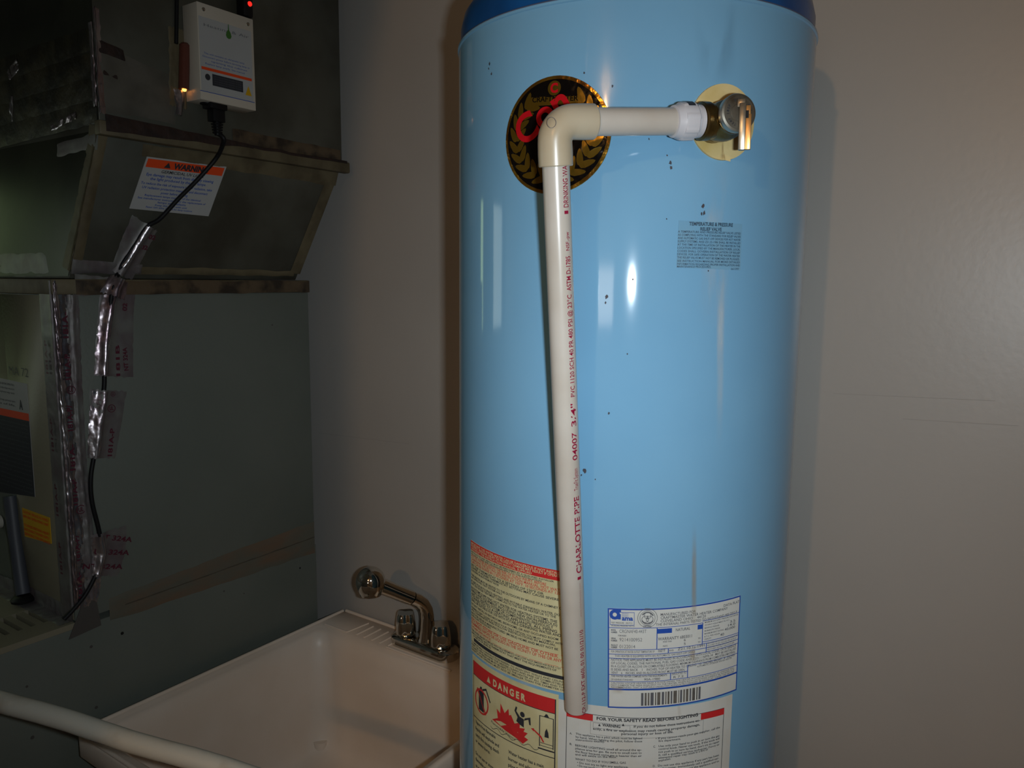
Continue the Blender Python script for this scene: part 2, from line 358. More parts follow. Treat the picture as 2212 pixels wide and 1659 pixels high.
# ceiling lamp in the next room
cl = thing('ceiling_lamp', 'bare warm bulb in a ceiling socket of the next room', 'lamp', (.07, -1.6, ZC))
obj('socket', MB().lathe((.07, -1.6, ZC), (0, 0, -1), [(.05, 0), (.05, .015), (.022, .02), (.02, .045)], 24), 'trim', cl)
obj('bulb', MB().lathe((.07, -1.6, ZC-.045), (0, 0, -1), [(.012, 0), (.013, .012), (.016, .02)], 16), 'bulb', cl)

# ================================================================ WATER HEATER
T0 = Vector((TX, TY, .50))
wh = thing('water_heater', 'tall glossy light blue cylindrical water heater with a dark blue top', 'water heater', T0)
jk = MB().lathe((TX, TY, 0), (0, 0, 1), [(.20, .50), (TR-.002, .502), (TR, .508), (TR, .512), (TR, .52), (TR, 1.955), (TR, 1.963), (TR, 1.9655), (TR+.0016, 1.9665), (TR+.0018, 1.969), (TR-.001, 1.9705), (.20, 1.971)], 256)
obj('jacket', jk, 'tank', wh)
obj('top_cap', MB().lathe((TX, TY, 0), (0, 0, 1), [(.21, 1.966), (.2275, 1.9705), (.2275, 1.992), (.2235, 2.008), (.214, 2.022), (.198, 2.032), (.17, 2.037), (.02, 2.04)], 160), 'cap', wh, label='dark blue pressed metal top')
obj('rim_bead', MB().lathe((TX, TY, 0), (0, 0, 1), [(.2285, 1.9682), (.2312, 1.9690), (.2315, 1.9700), (.2310, 1.9708), (.2278, 1.9712)], 160), 'seam', wh)
st = thing('heater_stand', 'dark steel stand carrying the blue water heater', 'stand', (TX, TY, 0))
obj('top_plate', MB().lathe((TX, TY, .47), (0, 0, 1), [(.245, 0), (.248, .004), (.248, .026), (.245, .03)], 64), 'wood', st)
for sx in (-1, 1):
    for sy in (-1, 1):
        obj('leg', MB().box(TX+sx*.16-.015, TX+sx*.16+.015, TY+sy*.16-.015, TY+sy*.16+.015, 0, .47), 'wood', st, False, .002)

# ---- medallion
mu, mv, mr = -.0853, 1.829, .0655
md = obj('medallion', MB(), 'foil_gold', wh) if False else None
def disc(mb, S_, cu, cv, r, off, mi=0, n=56, ry=None, rings=8):
    ry = ry or r; vs = [S_.pt(cu, cv, off)]; fs = []
    for j in range(1, rings+1):
        for k in range(n): a = 2*PI*k/n; vs.append(S_.pt(cu+r*j/rings*math.cos(a), cv+ry*j/rings*math.sin(a), off))
    for k in range(n): fs.append((0, 1+k, 1+(k+1) % n))
    for j in range(rings-1):
        for k in range(n): a, b = 1+j*n+k, 1+j*n+(k+1) % n; fs.append((a, a+n, b+n, b))
    b0 = len(vs)
    for k in range(n): a = 2*PI*k/n; vs.append(S_.pt(cu+(r+.0004)*math.cos(a), cv+(ry+.0004)*math.sin(a), 0))
    o = 1+(rings-1)*n
    for k in range(n): fs.append((o+k, b0+k, b0+(k+1) % n, o+(k+1) % n))
    mb.add(vs, fs, mi)
mb = MB(); disc(mb, tank, mu, mv, .0655, .0012, 0, ry=.0628)
md = obj('medallion', mb, 'foil_gold', wh, label='round black and gold emblem with laurel leaves')
mb = MB(); disc(mb, tank, mu, mv, .0618, .0016, 0, ry=.0592)
obj('black_field', mb, 'foil_black', md)
mb = MB()
for sgn in (-1, 1):
    for k in range(9):
        a = math.radians(-72+k*15.5)
        for side_, rr in ((-1, .0425), (1, .0525)):
            cu, cv = mu+sgn*rr*math.cos(a), mv+rr*.94*math.sin(a)
            d = a+PI/2+(.55 if side_ > 0 else -.75)*(-1); dx, dy = sgn*math.cos(d), math.sin(d); L, Wd = .0104, .0038
            pts = []
            for q in range(10):
                g = 2*PI*q/10; x = L*math.cos(g)*(1 if math.cos(g) > 0 else .8); y = Wd*math.sin(g)*(1-.25*math.cos(g))
                pts.append((cu+dx*x-dy*y, cv+dy*x+dx*y))
            poly_uv(mb, tank, pts, 0, .0019)
obj('laurel_leaves', mb, 'foil_leaf', md, False)
mb = MB()
row(mb, tank, 'CRAFTMASTER', 1152, 1250, 222, 11, 2, .0022, .02, y1=218)
obj('emblem_name', mb, ['foil_leaf', 'foil_red', 'foil_black'], md, False); mb = MB()
cu, cv = tank.uv(1199, 191)
ring_uv(mb, tank, cu, cv, .0078, .0002, 0, .0020, 28)
text_uv(mb, tank, 'C', (cu-.0045, cv-.0045), (cu+.0045, cv-.0045), .0092, 1, .0023, .05)
obj('emblem_badge', mb, ['foil_leaf', 'foil_red', 'foil_black'], md, False); mb = MB()
a = tank.uv(1131, 318); text_uv(mb, tank, 'Con', a, (a[0]+.062, a[1]+.036), .030, 1, .0023, .03)
p, q = tank.uv(1140, 205), tank.uv(1262, 227)
obj('emblem_script', mb, ['foil_leaf', 'foil_red', 'foil_black'], md, False)
mb = MB(); patch(mb, tank, [tank.uv(1143, 212), tank.uv(1256, 207), tank.uv(1258, 226), tank.uv(1141, 231)], 10, 1, .0019)
obj('name_banner', mb, 'foil_leaf', md, False)

# ---- escutcheon behind the relief valve
mb = MB(); disc(mb, tank, .1025, 1.8405, .0385, .0025, 0, ry=.0395)
es = obj('valve_escutcheon', mb, 'escutcheon', wh, label='yellowed ivory plastic collar around the valve')
mb = MB()
poly_uv(mb, tank, [(.101, 1.812), (.1085, 1.8105), (.110, 1.806), (.1105, 1.7995), (.104, 1.8005)], 0, .0045)
obj('torn_flap', mb, 'escutcheon', es, False)
mb = MB(); patch(mb, tank, [(.0985, 1.822), (.1015, 1.822), (.1015, 1.8), (.0985, 1.8)], 2, 6, .005, 0, False); patch(mb, tank, [(.0965, 1.808), (.1035, 1.808), (.107, 1.800), (.0965, 1.800)], 3, 3, .0048, 0, False)
obj('rust_run', mb, 'rust_dark', es, False)

# ---- stains on the jacket
def deco(name, m, c, nu=10, nv=14, off=.0002): mb = MB(); patch(mb, tank, c, nu, nv, off, 0, False); return obj(name, mb, m, wh, 'flat_open')
deco('mineral_streak', 'lime', pq(tank, (1490, 335), (1590, 335), (1575, 720), (1500, 720)))
deco('mineral_streak', 'lime', pq(tank, (1545, 350), (1572, 350), (1562, 1000), (1545, 1000)), off=.0003)
deco('dust_smear', 'smear', pq(tank, (1490, -30), (1600, -30), (1590, 195), (1500, 195)), off=.0003)
deco('rust_run', 'rust_stain', pq(tank, (1492, 1120), (1506, 1120), (1506, 1380), (1490, 1380)), 3, 20, .0010)
deco('rust_run', 'rust_stain', pq(tank, (1460, 1500), (1476, 1500), (1476, 1560), (1462, 1560)), 3, 8, .0010)
deco('rust_run', 'rust_stain', pq(tank, (1316, 1478), (1350, 1478), (1350, 1500), (1316, 1500)), 3, 8, .0010)
deco('rust_run', 'rust_stain', pq(tank, (1485, 1395), (1502, 1392), (1504, 1432), (1487, 1436)), 3, 8, .0010)
for (x, y, r) in ((1058, 138, 5), (1056, 148, 3), (1062, 160, 4), (1262, 158, 3), (1323, 186, 3), (1448, 352, 4), (1450, 362, 4), (1441, 336, 2), (1518, 446, 5), (1521, 460, 5), (1515, 462, 3),
                  (1530, 585, 2.5), (1367, 604, 3), (1310, 642, 5), (1308, 654, 4), (1262, 1016, 6), (1256, 1026, 3), (1315, 892, 3), (1440, 473, 2), (1355, 765, 2), (1402, 300, 2), (1286, 1035, 2)):
    cu, cv = tank.uv(x, y); mb = MB(); rr = r/1900; pts = []
    for k in range(9): a = 2*PI*k/9; q = rr*random.uniform(.55, 1.3); pts.append((cu+q*.7*math.cos(a), cv+q*math.sin(a)))
    poly_uv(mb, tank, pts, 0, .00035); obj('paint_chip', mb, 'chip', wh, False)

# ---- temperature and pressure notice printed on clear film
mb = MB(); row(mb, tank, 'TEMPERATURE & PRESSURE', 1488, 1582, 487, 7.5, 0, .0009, .03, y1=490); row(mb, tank, 'RELIEF VALVE', 1512, 1558, 498, 7, 0, .0009, .03)
tl = ['A TEMPERATURE AND PRESSURE RELIEF VALVE LISTED', 'AS COMPLYING WITH THE STANDARD FOR RELIEF VALVES', 'AND AUTOMATIC GAS SHUT-OFF DEVICES FOR HOT WATER', 'SUPPLY SYSTEMS, ANSI Z21.22-1986 SHALL BE INSTALLED',
      'AT THE TIME OF INSTALLATION OF THE HEATER IN THE', 'LOCATION SPECIFIED BY THE MANUFACTURER. LOCAL', 'CODES SHALL GOVERN INSTALLATION OF RELIEF', 'DEVICES. FOR SAFE OPERATION OF THE WATER HEATER', 'THE RELIEF VALVE MUST NOT BE REMOVED OR PLUGGED.']
for i, s in enumerate(tl): row(mb, tank, s, 1464-.25*i, 1599-.3*i, 502.5+i*6.95, 4.6, 0, .0009, .012, y1=507+i*6.95)
for i, s in enumerate(['SEE INSTRUCTION MANUAL FOR MORE DETAILED', 'INFORMATION REGARDING PROPER INSTALLATION AND']): row(mb, tank, s, 1462, 1597, 565.5+i*6.6, 4.4, 0, .0009, .012, y1=569+i*6.6)
row(mb, tank, 'MAINTENANCE PROCEDURES.', 1462, 1535, 578, 4.4, 0, .0009, .012); row(mb, tank, '661397', 1578, 1595, 583, 4.4, 0, .0009)
film = MB(); patch(film, tank, pq(tank, (1466, 476), (1603, 484), (1599, 584), (1461, 578)), 14, 1, .0004)
fm = obj('valve_notice', film, 'film', wh, False, label='clear notice film with small dark print under the relief valve') if 'film' in M else None
if fm is None:
    M['film'] = mat('notice_film', rgb(108, 153, 182), .12, col2=rgb(112, 152, 176), nscale=40)
    fm = obj('valve_notice', film, 'film', wh, False, label='notice film with small dark print under the relief valve')
obj('printing', mb, 'notice_ink', fm, False)

# ---- data plate
TLp, TRp, BRp, BLp = pq(tank, (1313, 1313), (1599, 1285.5), (1590, 1490), (1313, 1528))
u0, u1 = TLp[0], (TRp[0]+BRp[0])/2; v1 = TLp[1]; v0 = BLp[1]; vr1, vr0 = TRp[1], BRp[1]
class Tilt:     # local frame of a sticker: a right 0..1, b down 0..1 ; slight skew kept
    def __init__(s, c): s.c = [Vector(q) for q in c]
    def uvf(s, a, b): c = s.c; return (c[0]*(1-a)+c[1]*a)*(1-b)+(c[3]*(1-a)+c[2]*a)*b
    def pt(s, a, b, off=0): q = s.uvf(a, b); return tank.pt(q.x, q.y, off)
dp = Tilt([TLp, TRp, BRp, BLp])
def fa(S_, x, y=1400):                               # photo column -> fraction across the sticker
    u = tank.uv(x, y)[0]; return (u-S_.c[0].x)/(S_.c[1].x-S_.c[0].x)
class DS:
    def __init__(s, t): s.t = t
    def pt(s, u, v, off=0): return s.t.pt(u, -v, off)
dps = DS(dp)
def drow(mb, S_, txt, x0, x1, b, h, mi=0, bold=.01, y=1400): text_uv(mb, DS(S_), txt, (fa(S_, x0, y), -b), (fa(S_, x1, y), -b), h, mi, .0008, bold)
def dbar(mb, S_, a0, a1, b0, b1, mi=0, nu=14, off=.00065): patch(mb, DS(S_), rect(a0, a1, -b1, -b0), nu, 1, off, mi, False)
pl_ = MB(); patch(pl_, dps, rect(0, 1, -1, 0), 24, 2, .0005)
plate = obj('data_plate', pl_, 'white_label', wh, False, label='white rating label with blue border and barcode')
mb = MB()   # 0 blue 1 grey-black 2 bar
for (a0, a1, b0, b1) in ((0, 1, 0, .014), (0, 1, .986, 1), (0, .009, 0, 1), (.991, 1, 0, 1), (0, 1, .80, .818)): dbar(mb, dp, a0, a1, b0, b1, 0)
A = lambda x: fa(dp, x)
for (a0, a1, b) in ((0, A(1514), .189), (A(1514), 1, .170), (0, 1, .405), (0, 1, .452), (0, 1, .494), (0, A(1484), .658), (0, A(1441), .727), (A(1484), 1, .60), (A(1441), 1, .725), (A(1514), 1, .385)): dbar(mb, dp, a0, a1, b, b+.006, 0)
for (x, b0, b1) in ((1416, .189, .405), (1514, .189, .405), (1441, .405, .452), (1523, .405, .494), (1484, .60, .727), (1447, .658, .727)): dbar(mb, dp, A(x), A(x)+.006, b0, b1, 0, 1)
dbar(mb, dp, A(1416), A(1449), .205, .252, 0, 4); dbar(mb, dp, A(1504), A(1514), .205, .252, 0, 2)
fr = (A(1315.5), A(1368), .034, .165)
for (a0, a1, b0, b1) in ((fr[0], fr[1], fr[2], fr[2]+.005), (fr[0], fr[1], fr[3]-.005, fr[3]), (fr[0], fr[0]+.003, fr[2], fr[3]), (fr[1]-.003, fr[1], fr[2], fr[3])): dbar(mb, dp, a0, a1, b0, b1, 0, 3)
H_, W_ = (TLp[1]-BLp[1]), (TRp[0]-TLp[0])
cu, cv = tank.uv(1328, 1327); ring_uv(mb, tank, cu, cv, .0061, .0024, 0, .0009, 28)
patch(mb, tank, rect(cu+.0005, cu+.0070, cv+.0030, cv+.0061), 2, 1, .0009, 0, False); patch(mb, tank, rect(cu+.0034, cu+.0070, cv-.0055, cv+.0010), 2, 1, .0009, 0, False)
drow(mb, dp, 'ama', 1341, 1365, .115, .042, 0, .04)
for i in range(3): drow(mb, dp, 'AMERICAN NATIONAL STD', 1341, 1355, .052+i*.016, .010, 0, 0)
cu, cv = tank.uv(1398.5, 1334.5)
for r0, r1 in ((.0116, .0111), (.0090, .0085)): ring_uv(mb, tank, cu, cv, r0, r1, 1, .0009, 32)
for k in range(3):
    g = PI/2+k*2*PI/3; ring_uv(mb, tank, cu+.003*math.cos(g), cv+.003*math.sin(g), .0042, .0036, 1, .0009, 16)
for g0 in (.4, 3.6): ring_uv(mb, tank, cu, cv, .0076, .0062, 1, .0009, 12, g0, g0+2.2)
text_uv(mb, tank, 'DESIGN', (cu-.0035, cv+.0096), (cu+.0035, cv+.0096), .0022, 1, .001, .03); text_uv(mb, tank, 'CERTIFIED', (cu-.0048, cv-.0112), (cu+.0048, cv-.0112), .0022, 1, .001, .03)
text_uv(mb, tank, 'A', (cu-.0017, cv-.002), (cu+.0017, cv-.002), .005, 1, .001, .02)
R_ = lambda *k, **q: drow(mb, dp, *k, **q)
R_('TEST PRESSURE   300 P.S.I.', 1318, 1364, .149, .016, 1); R_('WORKING PRESSURE 150 P.S.I.', 1318, 1369, .178, .016, 1)
R_('MANUFACTURED FOR', 1424, 1499, .075, .026, 1); R_('CRAFTMASTER WATER HEATER COMPANY', 1424, 1567, .107, .026, 1); R_('CLEVELAND OHIO    44120', 1424, 1521, .139, .026, 1)
R_('THE INTERNAL PARTS TESTED TO WITHSTAND 400 DEG F', 1414, 1587, .172, .024, 1); R_('DATA PLATE', 1558, 1594, .072, .026, 1)
R_('MODEL', 1318, 1328.5, .222, .016, 1, .03); R_('NUMBER', 1318, 1331.5, .244, .016, 1, .03); R_('CRGNAF40-443T', 1336, 1394, .240, .034, 1, -.005)
R_('ITEM INDEX', 1333, 1351, .274, .014, 1, .02); R_('SERIAL', 1318, 1328.5, .305, .016, 1, .03); R_('NUMBER', 1318, 1331.5, .327, .016, 1, .03); R_('9214100952', 1336, 1385, .323, .034, 1, -.005)
R_('PRODUCT', 1318, 1332.5, .374, .016, 1, .03); R_('NUMBER', 1318, 1331.5, .394, .016, 1, .03); R_('0122014', 1336, 1370, .392, .034, 1, -.005)
R_('TYPE GAS', 1418, 1445, .238, .016, 0); R_('NATURAL', 1457, 1488, .240, .028, 1); R_('WARRANTY 6803011', 1419, 1492, .320, .030, 1)
R_('INNER TANK', 1430, 1449, .344, .016, 1); R_('PARTS', 1430, 1440, .388, .016, 1); R_('6', 1475, 1479, .350, .024, 1); R_('5', 1475, 1479, .388, .024, 1); R_('YRS', 1505, 1511, .350, .016, 1); R_('YRS', 1505, 1511, .388, .016, 1)
for i, (s, x1) in enumerate((('MINIMUM GAS SUPPLY PRESSURE FOR PURPOSE', 1590), ('OF INPUT ADJUSTMENT IN. W.C.', 1572), ('MANIFOLD PRESSURE', 1550), ('MAXIMUM SUPPLY PRESSURE', 1552), ('MAXIMUM INPUT RATING', 1560), ('B.T.U. PER HOUR', 1552))): R_(s, 1519, x1, .198+i*.029, .014, 1)
R_('3.5', 1573, 1584, .256, .024, 1); R_('14.0', 1569, 1584, .288, .024, 1); R_('40,000', 1562, 1584, .322, .024, 1); R_('40', 1553, 1561, .366, .026, 1); R_('CAPACITY', 1519, 1534, .372, .016, 1)
R_('FOR OPERATION AT WATER OUTLET TEMPERATURE OF', 1318, 1412, .438, .020, 1); R_('160°F', 1420, 1435, .438, .028, 1); R_('ANSI', 1443, 1453, .438, .018, 1); R_('Z21.10.1a-1991', 1462, 1520, .436, .026, 1)
for i in range(4): R_('RECOVERY RATED GALLONS PER HOUR AT 90 F RISE'[:38-i*4], 1526, 1590-i*2, .42+i*.021, .013, 1)
R_('THIS HEATER IS EQUIPPED WITH AN AUTOMATIC GAS SHUT-OFF DEVICE', 1326, 1500, .481, .020, 1)
for i, (s, x1) in enumerate((('NOTICE: THIS APPLIANCE MUST BE INSTALLED IN ACCORDANCE WITH LOCAL CODES, OR IN ABSENCE', 1588), ('OF LOCAL CODES, THE NATIONAL FUEL GAS CODE ANSI Z223.1 / NFPA 54   MAY BE INSTALLED', 1588),
      ('IN A CLOSET OR ALCOVE ON COMBUSTIBLE FLOORING. MINIMUM CLEARANCE FROM COMBUSTIBLE MATERIAL', 1587), ('IS SIDES AND BACK    1    INCHES, TOP OF HEATER TO CEILING   12   INCHES, FRONT   4   INCHES', 1586), ('VENT    6    INCHES, AND IN ALCOVE FRONT MUST BE OPEN.', 1479))):
    R_(s, 1318, x1, .522+i*.0325, .023, 1, .012)
R_('AUTOMATIC STORAGE WATER HEATER', 1505, 1580, .638, .016, 1)
R_('THIS WATER HEATER COMPLIES WITH THE REQUIREMENTS', 1318, 1440, .684, .019, 1, .02); R_('OF ASHRAE STANDARD', 1318, 1366, .718, .018, 1); R_('90A-1980', 1390, 1425, .718, .022, 1)
R_('INSULATED TO', 1451, 1482, .682, .020, 1); R_('R 7.2', 1454, 1476, .716, .022, 1)
for i, s in enumerate(('CAUTION: LOCATE HEATER NEAR A FLOOR DRAIN. THE HEATER SHOULD BE INSTALLED SO LEAKAGE WILL', 'NOT DAMAGE THE AREA ADJACENT TO THE HEATER. WHEN SUCH LOCATIONS CANNOT BE AVOIDED IT IS', 'RECOMMENDED THAT A SUITABLE DRAIN PAN ADEQUATELY DRAINED BE INSTALLED UNDER THE HEATER')): R_(s, 1318, 1586, .752+i*.021, .015, 1, .01)
x = 1384.0
for i, wd in enumerate([6, 5, 4, 8, 3, 8, 6, 3, 5, 4, 9, 2, 5, 4, 6, 4, 7, 3, 5]):
    a0, a1 = fa(dp, x), fa(dp, x+wd*.86); dbar(mb, dp, a0, a1, .845, .975, 2 if i % 3 else 1, 1); x += wd+1.9
    if x > 1512: break
obj('printing', mb, ['blue_ink', 'grey_ink', 'bar_grey'], plate, False)

# ---- lighting instructions sheet
sh = Tilt([tank.uv(1200, 1508), tank.uv(1582, 1499), (tank.uv(1574, 1659)[0], .955), (tank.uv(1201, 1659)[0], .955)])
ms = MB(); patch(ms, DS(sh), rect(0, 1, -1, 0), 30, 2, .0003)
sheet = obj('lighting_sheet', ms, 'white_label', wh, False, label='white lighting instructions sheet with red corner bars')
mb = MB()
ul, vt = tank.uv(1224, 1537); ur = tank.uv(1564, 1523)[0]; vt2 = tank.uv(1564, 1523)[1]; vt = (vt+vt2)/2
frame(mb, tank, ul, ur, .965, vt, .0007, 0, .0006)
e1 = tank.uv(1281, 1545)[0]; e2 = tank.uv(1514, 1535)[0]
patch(mb, tank, rect(ul, e1, vt-.0085, vt-.0004), 6, 1, .0007, 1, False); patch(mb, tank, rect(e2, ur, vt-.0085, vt-.0004), 6, 1, .0007, 1, False)
row(mb, tank, 'FOR YOUR SAFETY READ BEFORE LIGHTING', 1289, 1507, 1554, 6.5, 0, .0008, .03, y1=1546)
row(mb, tank, '▲ WARNING ▲' if False else 'WARNING', 1301, 1340, 1568, 6, 0, .0008, .03)
for xx in (1292, 1343): p = tank.uv(xx, 1567.5); poly_uv(mb, tank, [p, (p[0]+.0032, p[1]), (p[0]+.0016, p[1]+.0032)], 0, .0008)
fu0, fv = tank.uv(1281, 1570); frame(mb, tank, fu0, tank.uv(1361, 1571)[0], fv-.0005, fv+.0058, .0003, 2, .0006)
fu1, fv1 = tank.uv(1275, 1583); frame(mb, tank, fu1, tank.uv(1518, 1580)[0], fv1-.001, vt-.0092, .0003, 2, .0006)
row(mb, tank, 'If you do not follow these instructions ex-', 1369, 1511, 1571, 4.8, 0, .0008, .02, y1=1557)
row(mb, tank, 'actly, a fire or explosion may result causing property damage,', 1281, 1511, 1575, 4.8, 0, .0008, .02, y1=1566)
row(mb, tank, 'personal injury or loss of life.', 1342, 1454, 1586.5, 4.8, 0, .0008, .02, y1=1582)
def prow(lines, x0, x1, y0, dy, h, bold=.012, ys=None):
    ys = (10 if x0 < 1300 else -23) if ys is None else ys; mx = max(len(t) for t in lines)
    for i, s in enumerate(lines):
        f = 1.0 if len(s) > .85*mx else len(s)/mx
        row(mb, tank, s, x0, x0+(x1-x0)*f, y0+i*dy, h, 0, .0008, bold, y1=y0+i*dy+ys*f)
row(mb, tank, 'A.', 1231, 1236, 1585, 4.2, 0, .0008, .01); prow(['This appliance has a pilot which must be lighted', 'by hand. When lighting the pilot, follow these', 'instructions exactly.'], 1244, 1387, 1586, 6.4, 4.2)
row(mb, tank, 'B.', 1231, 1236, 1608, 4.2, 0, .0008, .01); prow(['BEFORE LIGHTING smell all around the ap-', 'pliance area for gas. Be sure to smell next to', 'the floor because some gas is heavier than air', 'and will settle on the floor.'], 1243, 1386, 1611, 6.5, 4.3)
row(mb, tank, 'WHAT TO DO IF YOU SMELL GAS', 1243, 1352, 1640.5, 4.3, 0, .0008, .012, y1=1649)
prow(['• Do not try to light any appliance.', '• Do not touch any electric switch; do not', '  use any phone in your building.'], 1247, 1357, 1648, 6.6, 4.3)
row(mb, tank, '• If you cannot reach your gas supplier, call the', 1416, 1554, 1596.5, 4.2, 0, .0008, .012, y1=1572); row(mb, tank, 'fire department.', 1422, 1470, 1602, 4.2, 0, .0008, .012, y1=1597)
row(mb, tank, 'C.', 1411, 1416, 1614, 4.2, 0, .0008, .01)
prow(['Use only your hand to push in or turn the gas', 'control knob. Never use tools. If the knob will', 'not push in or turn by hand, don\'t try to repair', 'it, call a qualified service technician. Force or', 'attempted repair may result in a fire or', 'explosion.'], 1422, 1553, 1613, 6.3, 4.2)
row(mb, tank, 'D.', 1410, 1415, 1656, 4.2, 0, .0008, .01); prow(['Do not use this appliance if any part has been', 'under water. Immediately call a qualified ser-', 'vice technician to inspect the appliance and to'], 1421, 1552, 1655, 6.4, 4.2)
obj('printing', mb, ['black_ink', 'red_ink', 'grey_ink'], sheet, False)

# ---- cream caution label on the left
cr0 = Tilt([(-.2282, 1.3315), (-.0560, 1.3325), (-.0560, 1.1815), (-.2255, 1.1790)])
mb = MB(); patch(mb, DS(cr0), rect(0, 1, -1, 0), 16, 2, .0005)
cl_ = obj('caution_label', mb, 'cream', wh, False, label='aged cream caution label with a red heading band and dense print')
mb = MB(); dbar(mb, cr0, 0, 1, 0, .083, 1, 12, .0007); dbar(mb, cr0, .05, .97, .862, .892, 0, 12, .0007)
LT = [('IMPORTANT: THIS WATER HEATER CAN BE DANGEROUS IF NOT INSTALLED', 0, .98, 3, .030, .020), ('PROPERLY. PERSONAL INJURY OR PROPERTY DAMAGE MAY RESULT IF OPERATED', 0, .98, 3, .053, .020), ('WITHOUT THE INSTRUCTION MANUAL SUPPLIED', 0, .72, 3, .076, .018),
 ('INSTALLATION AND SERVICE MUST BE PERFORMED BY A QUALIFIED INSTALLER', 0, .9, 0, .102, .013), ('ALL LOCAL CODES AND ORDINANCES APPLY TO THIS INSTALLATION', 0, .8, 0, .119, .013),
 ('HOTTER WATER INCREASES THE RISK OF SCALD INJURY. BEFORE', 0, .84, 2, .142, .022), ('CHANGING THE SETTING SEE INSTRUCTION MANUAL. HOT WATER', 0, .98, 2, .168, .022), ('CAN CAUSE BURNS IN 2 SECONDS AT 150°F. 10 SECONDS AT 120°F', 0, .98, 2, .194, .022),
 ('SET THE THERMOSTAT TO A SETTING OF 120°F OR', 0, .82, 0, .222, .019), ('LOWER. A HIGHER THERMOSTAT SETTING MAY CAUSE SEVERE', 0, .94, 0, .245, .019), ('SCALD BURNS OR DEATH FROM HOT WATER', 0, .40, 0, .268, .017),
 ('THIS HEATER MUST BE VENTED TO THE OUTDOORS BY MEANS OF A CHIMNEY OR', 0, .98, 0, .312, .019), ('AN APPROVED VENT SYSTEM ONLY', 0, .44, 0, .333, .016),
 ('IF USED FOR BOTH SPACE HEATING AND POTABLE (DRINKING) WATER, DO', 0, .95, 0, .368, .019), ('NOT ADD BOILER TREATMENT CHEMICALS TO THE WATER HEATER OR TO THE', 0, .92, 0, .391, .019),
 ('IN SYSTEMS SUPPLYING HOT WATER FOR HEATING SYSTEMS, THE', 0, .93, 0, .430, .023), ('PIPING AND EQUIPMENT INCLUDING NEW (NON-FERROUS)', 0, .93, 0, .457, .023), ('AND ANY HEATING SYSTEM OR COMPONENT(S) PREVIOUSLY', 0, .90, 0, .484, .023), ('CONNECTED TO A HEATING APPLIANCE. ALL PIPING', 0, .93, 0, .511, .023), ('SHALL BE SUITABLE FOR USE WITH POTABLE (DRINKING) WATER AND', 0, .96, 0, .538, .023),
 ('DO NOT INSTALL IN BATHROOMS, BEDROOMS, OR ANY OCCUPIED ROOM', 0, .94, 0, .572, .019), ('NORMALLY KEPT CLOSED. IF THIS IS YOUR ONLY OPTION, YOU MUST COMPLY WITH', 0, .98, 0, .603, .017), ('ALL CLEARANCES AND FOLLOW INSTRUCTIONS IN MANUAL', 0, .92, 0, .624, .017),
 ('NOT FOR USE IN A MANUFACTURED (MOBILE) HOME AND MUST NOT BE', 0, .94, 0, .655, .019), ('INSTALLED OUTDOORS', 0, .3, 0, .676, .015), ('DO NOT STORE OR USE GASOLINE OR OTHER', 0, .94, 2, .716, .026), ('FLAMMABLE VAPORS OR LIQUIDS IN THE VICINITY OF THIS OR ANY', 0, .97, 2, .748, .026), ('OTHER APPLIANCE', 0, .30, 2, .776, .018),
 ('THIS WATER HEATER COMPLIES WITH REQUIREMENTS FOR LOW NOX EMISSIONS RULE 1121', 0, .96, 0, .808, .015), ('AND IS SHIPPED WITH A THERMOSTAT THAT MEET THE REQUIREMENTS OF', 0, .93, 0, .832, .017), ('HEATERS', .04, .3, 0, .85, .013)]
for (s, a, b, mi, bb, hh) in LT: text_uv(mb, DS(cr0), s, (.012+a*.97, -bb), (.012+b*.97, -bb), hh, mi, .0009, .015)
for i, s in enumerate(('COMBUSTIBLE CONSTRUCTION REFERS TO ADJACENT WALLS AND CEILING', 'KEEP THE AREA AROUND THE HEATER CLEAN AND FREE OF COMBUSTIBLES', 'A SUPPLY OF FRESH AIR MUST BE KEPT TO THE HEATER AT ALL TIMES AND THE', 'DRAFT HOOD OPENING MUST NOT BE SMALLER THAN THE DIAMETER OF')): text_uv(mb, DS(cr0), s, (.012, -(.916+i*.023)), (.98, -(.916+i*.023)), .016, 0, .0009, .01)
for (a0, a1, b0, b1) in ((.0, .985, .690, .693), (.0, .985, .788, .791), (.982, .985, .69, .79)): dbar(mb, cr0, a0, a1, b0, b1, 2, 8, .0007)
obj('printing', mb, ['black_ink', 'red_ink', 'red_pale', 'cream'], cl_, False)

# ---- danger label
dg = Tilt([(-.2190, 1.1715), (-.0705, 1.1735), (-.0700, .99), (-.2165, .985)])
mb = MB(); patch(mb, DS(dg), rect(-.02, 1.02, -1, .02), 16, 2, .0006)
dl = obj('danger_label', mb, 'cream', wh, False, label='cream danger label with red band and picture of a person in flames')
mb = MB()
dbar(mb, dg, .0, 1, .015, .115, 1, 12, .0008)
for (a0, a1, b0, b1) in ((.0, 1, .115, .120), (.99, 1, .015, 1), (.0, .008, .015, 1), (0, 1, .43, .436)): dbar(mb, dg, a0, a1, b0, b1, 0, 10, .0008)
text_uv(mb, DS(dg), 'D A N G E R', (.335, -.092), (.715, -.094), .046, 3, .001, .05)
poly_uv(mb, DS(dg), [(.245, -.092), (.30, -.092), (.272, -.045)], 3, .001); 
G = DS(dg); asp = .1485/.184
ring_uv(mb, G, .155, -.275, .115, .098, 1, .0011, 28, sy=asp); 
poly_uv(mb, G, [(.075, -.20), (.09, -.19), (.235, -.345), (.22, -.355)], 1, .0012)
poly_uv(mb, G, [(.11, -.20), (.195, -.20), (.195, -.345), (.11, -.345)], 0, .001); poly_uv(mb, G, [(.12, -.20), (.14, -.165), (.165, -.165), (.165, -.185), (.185, -.20)], 0, .001)
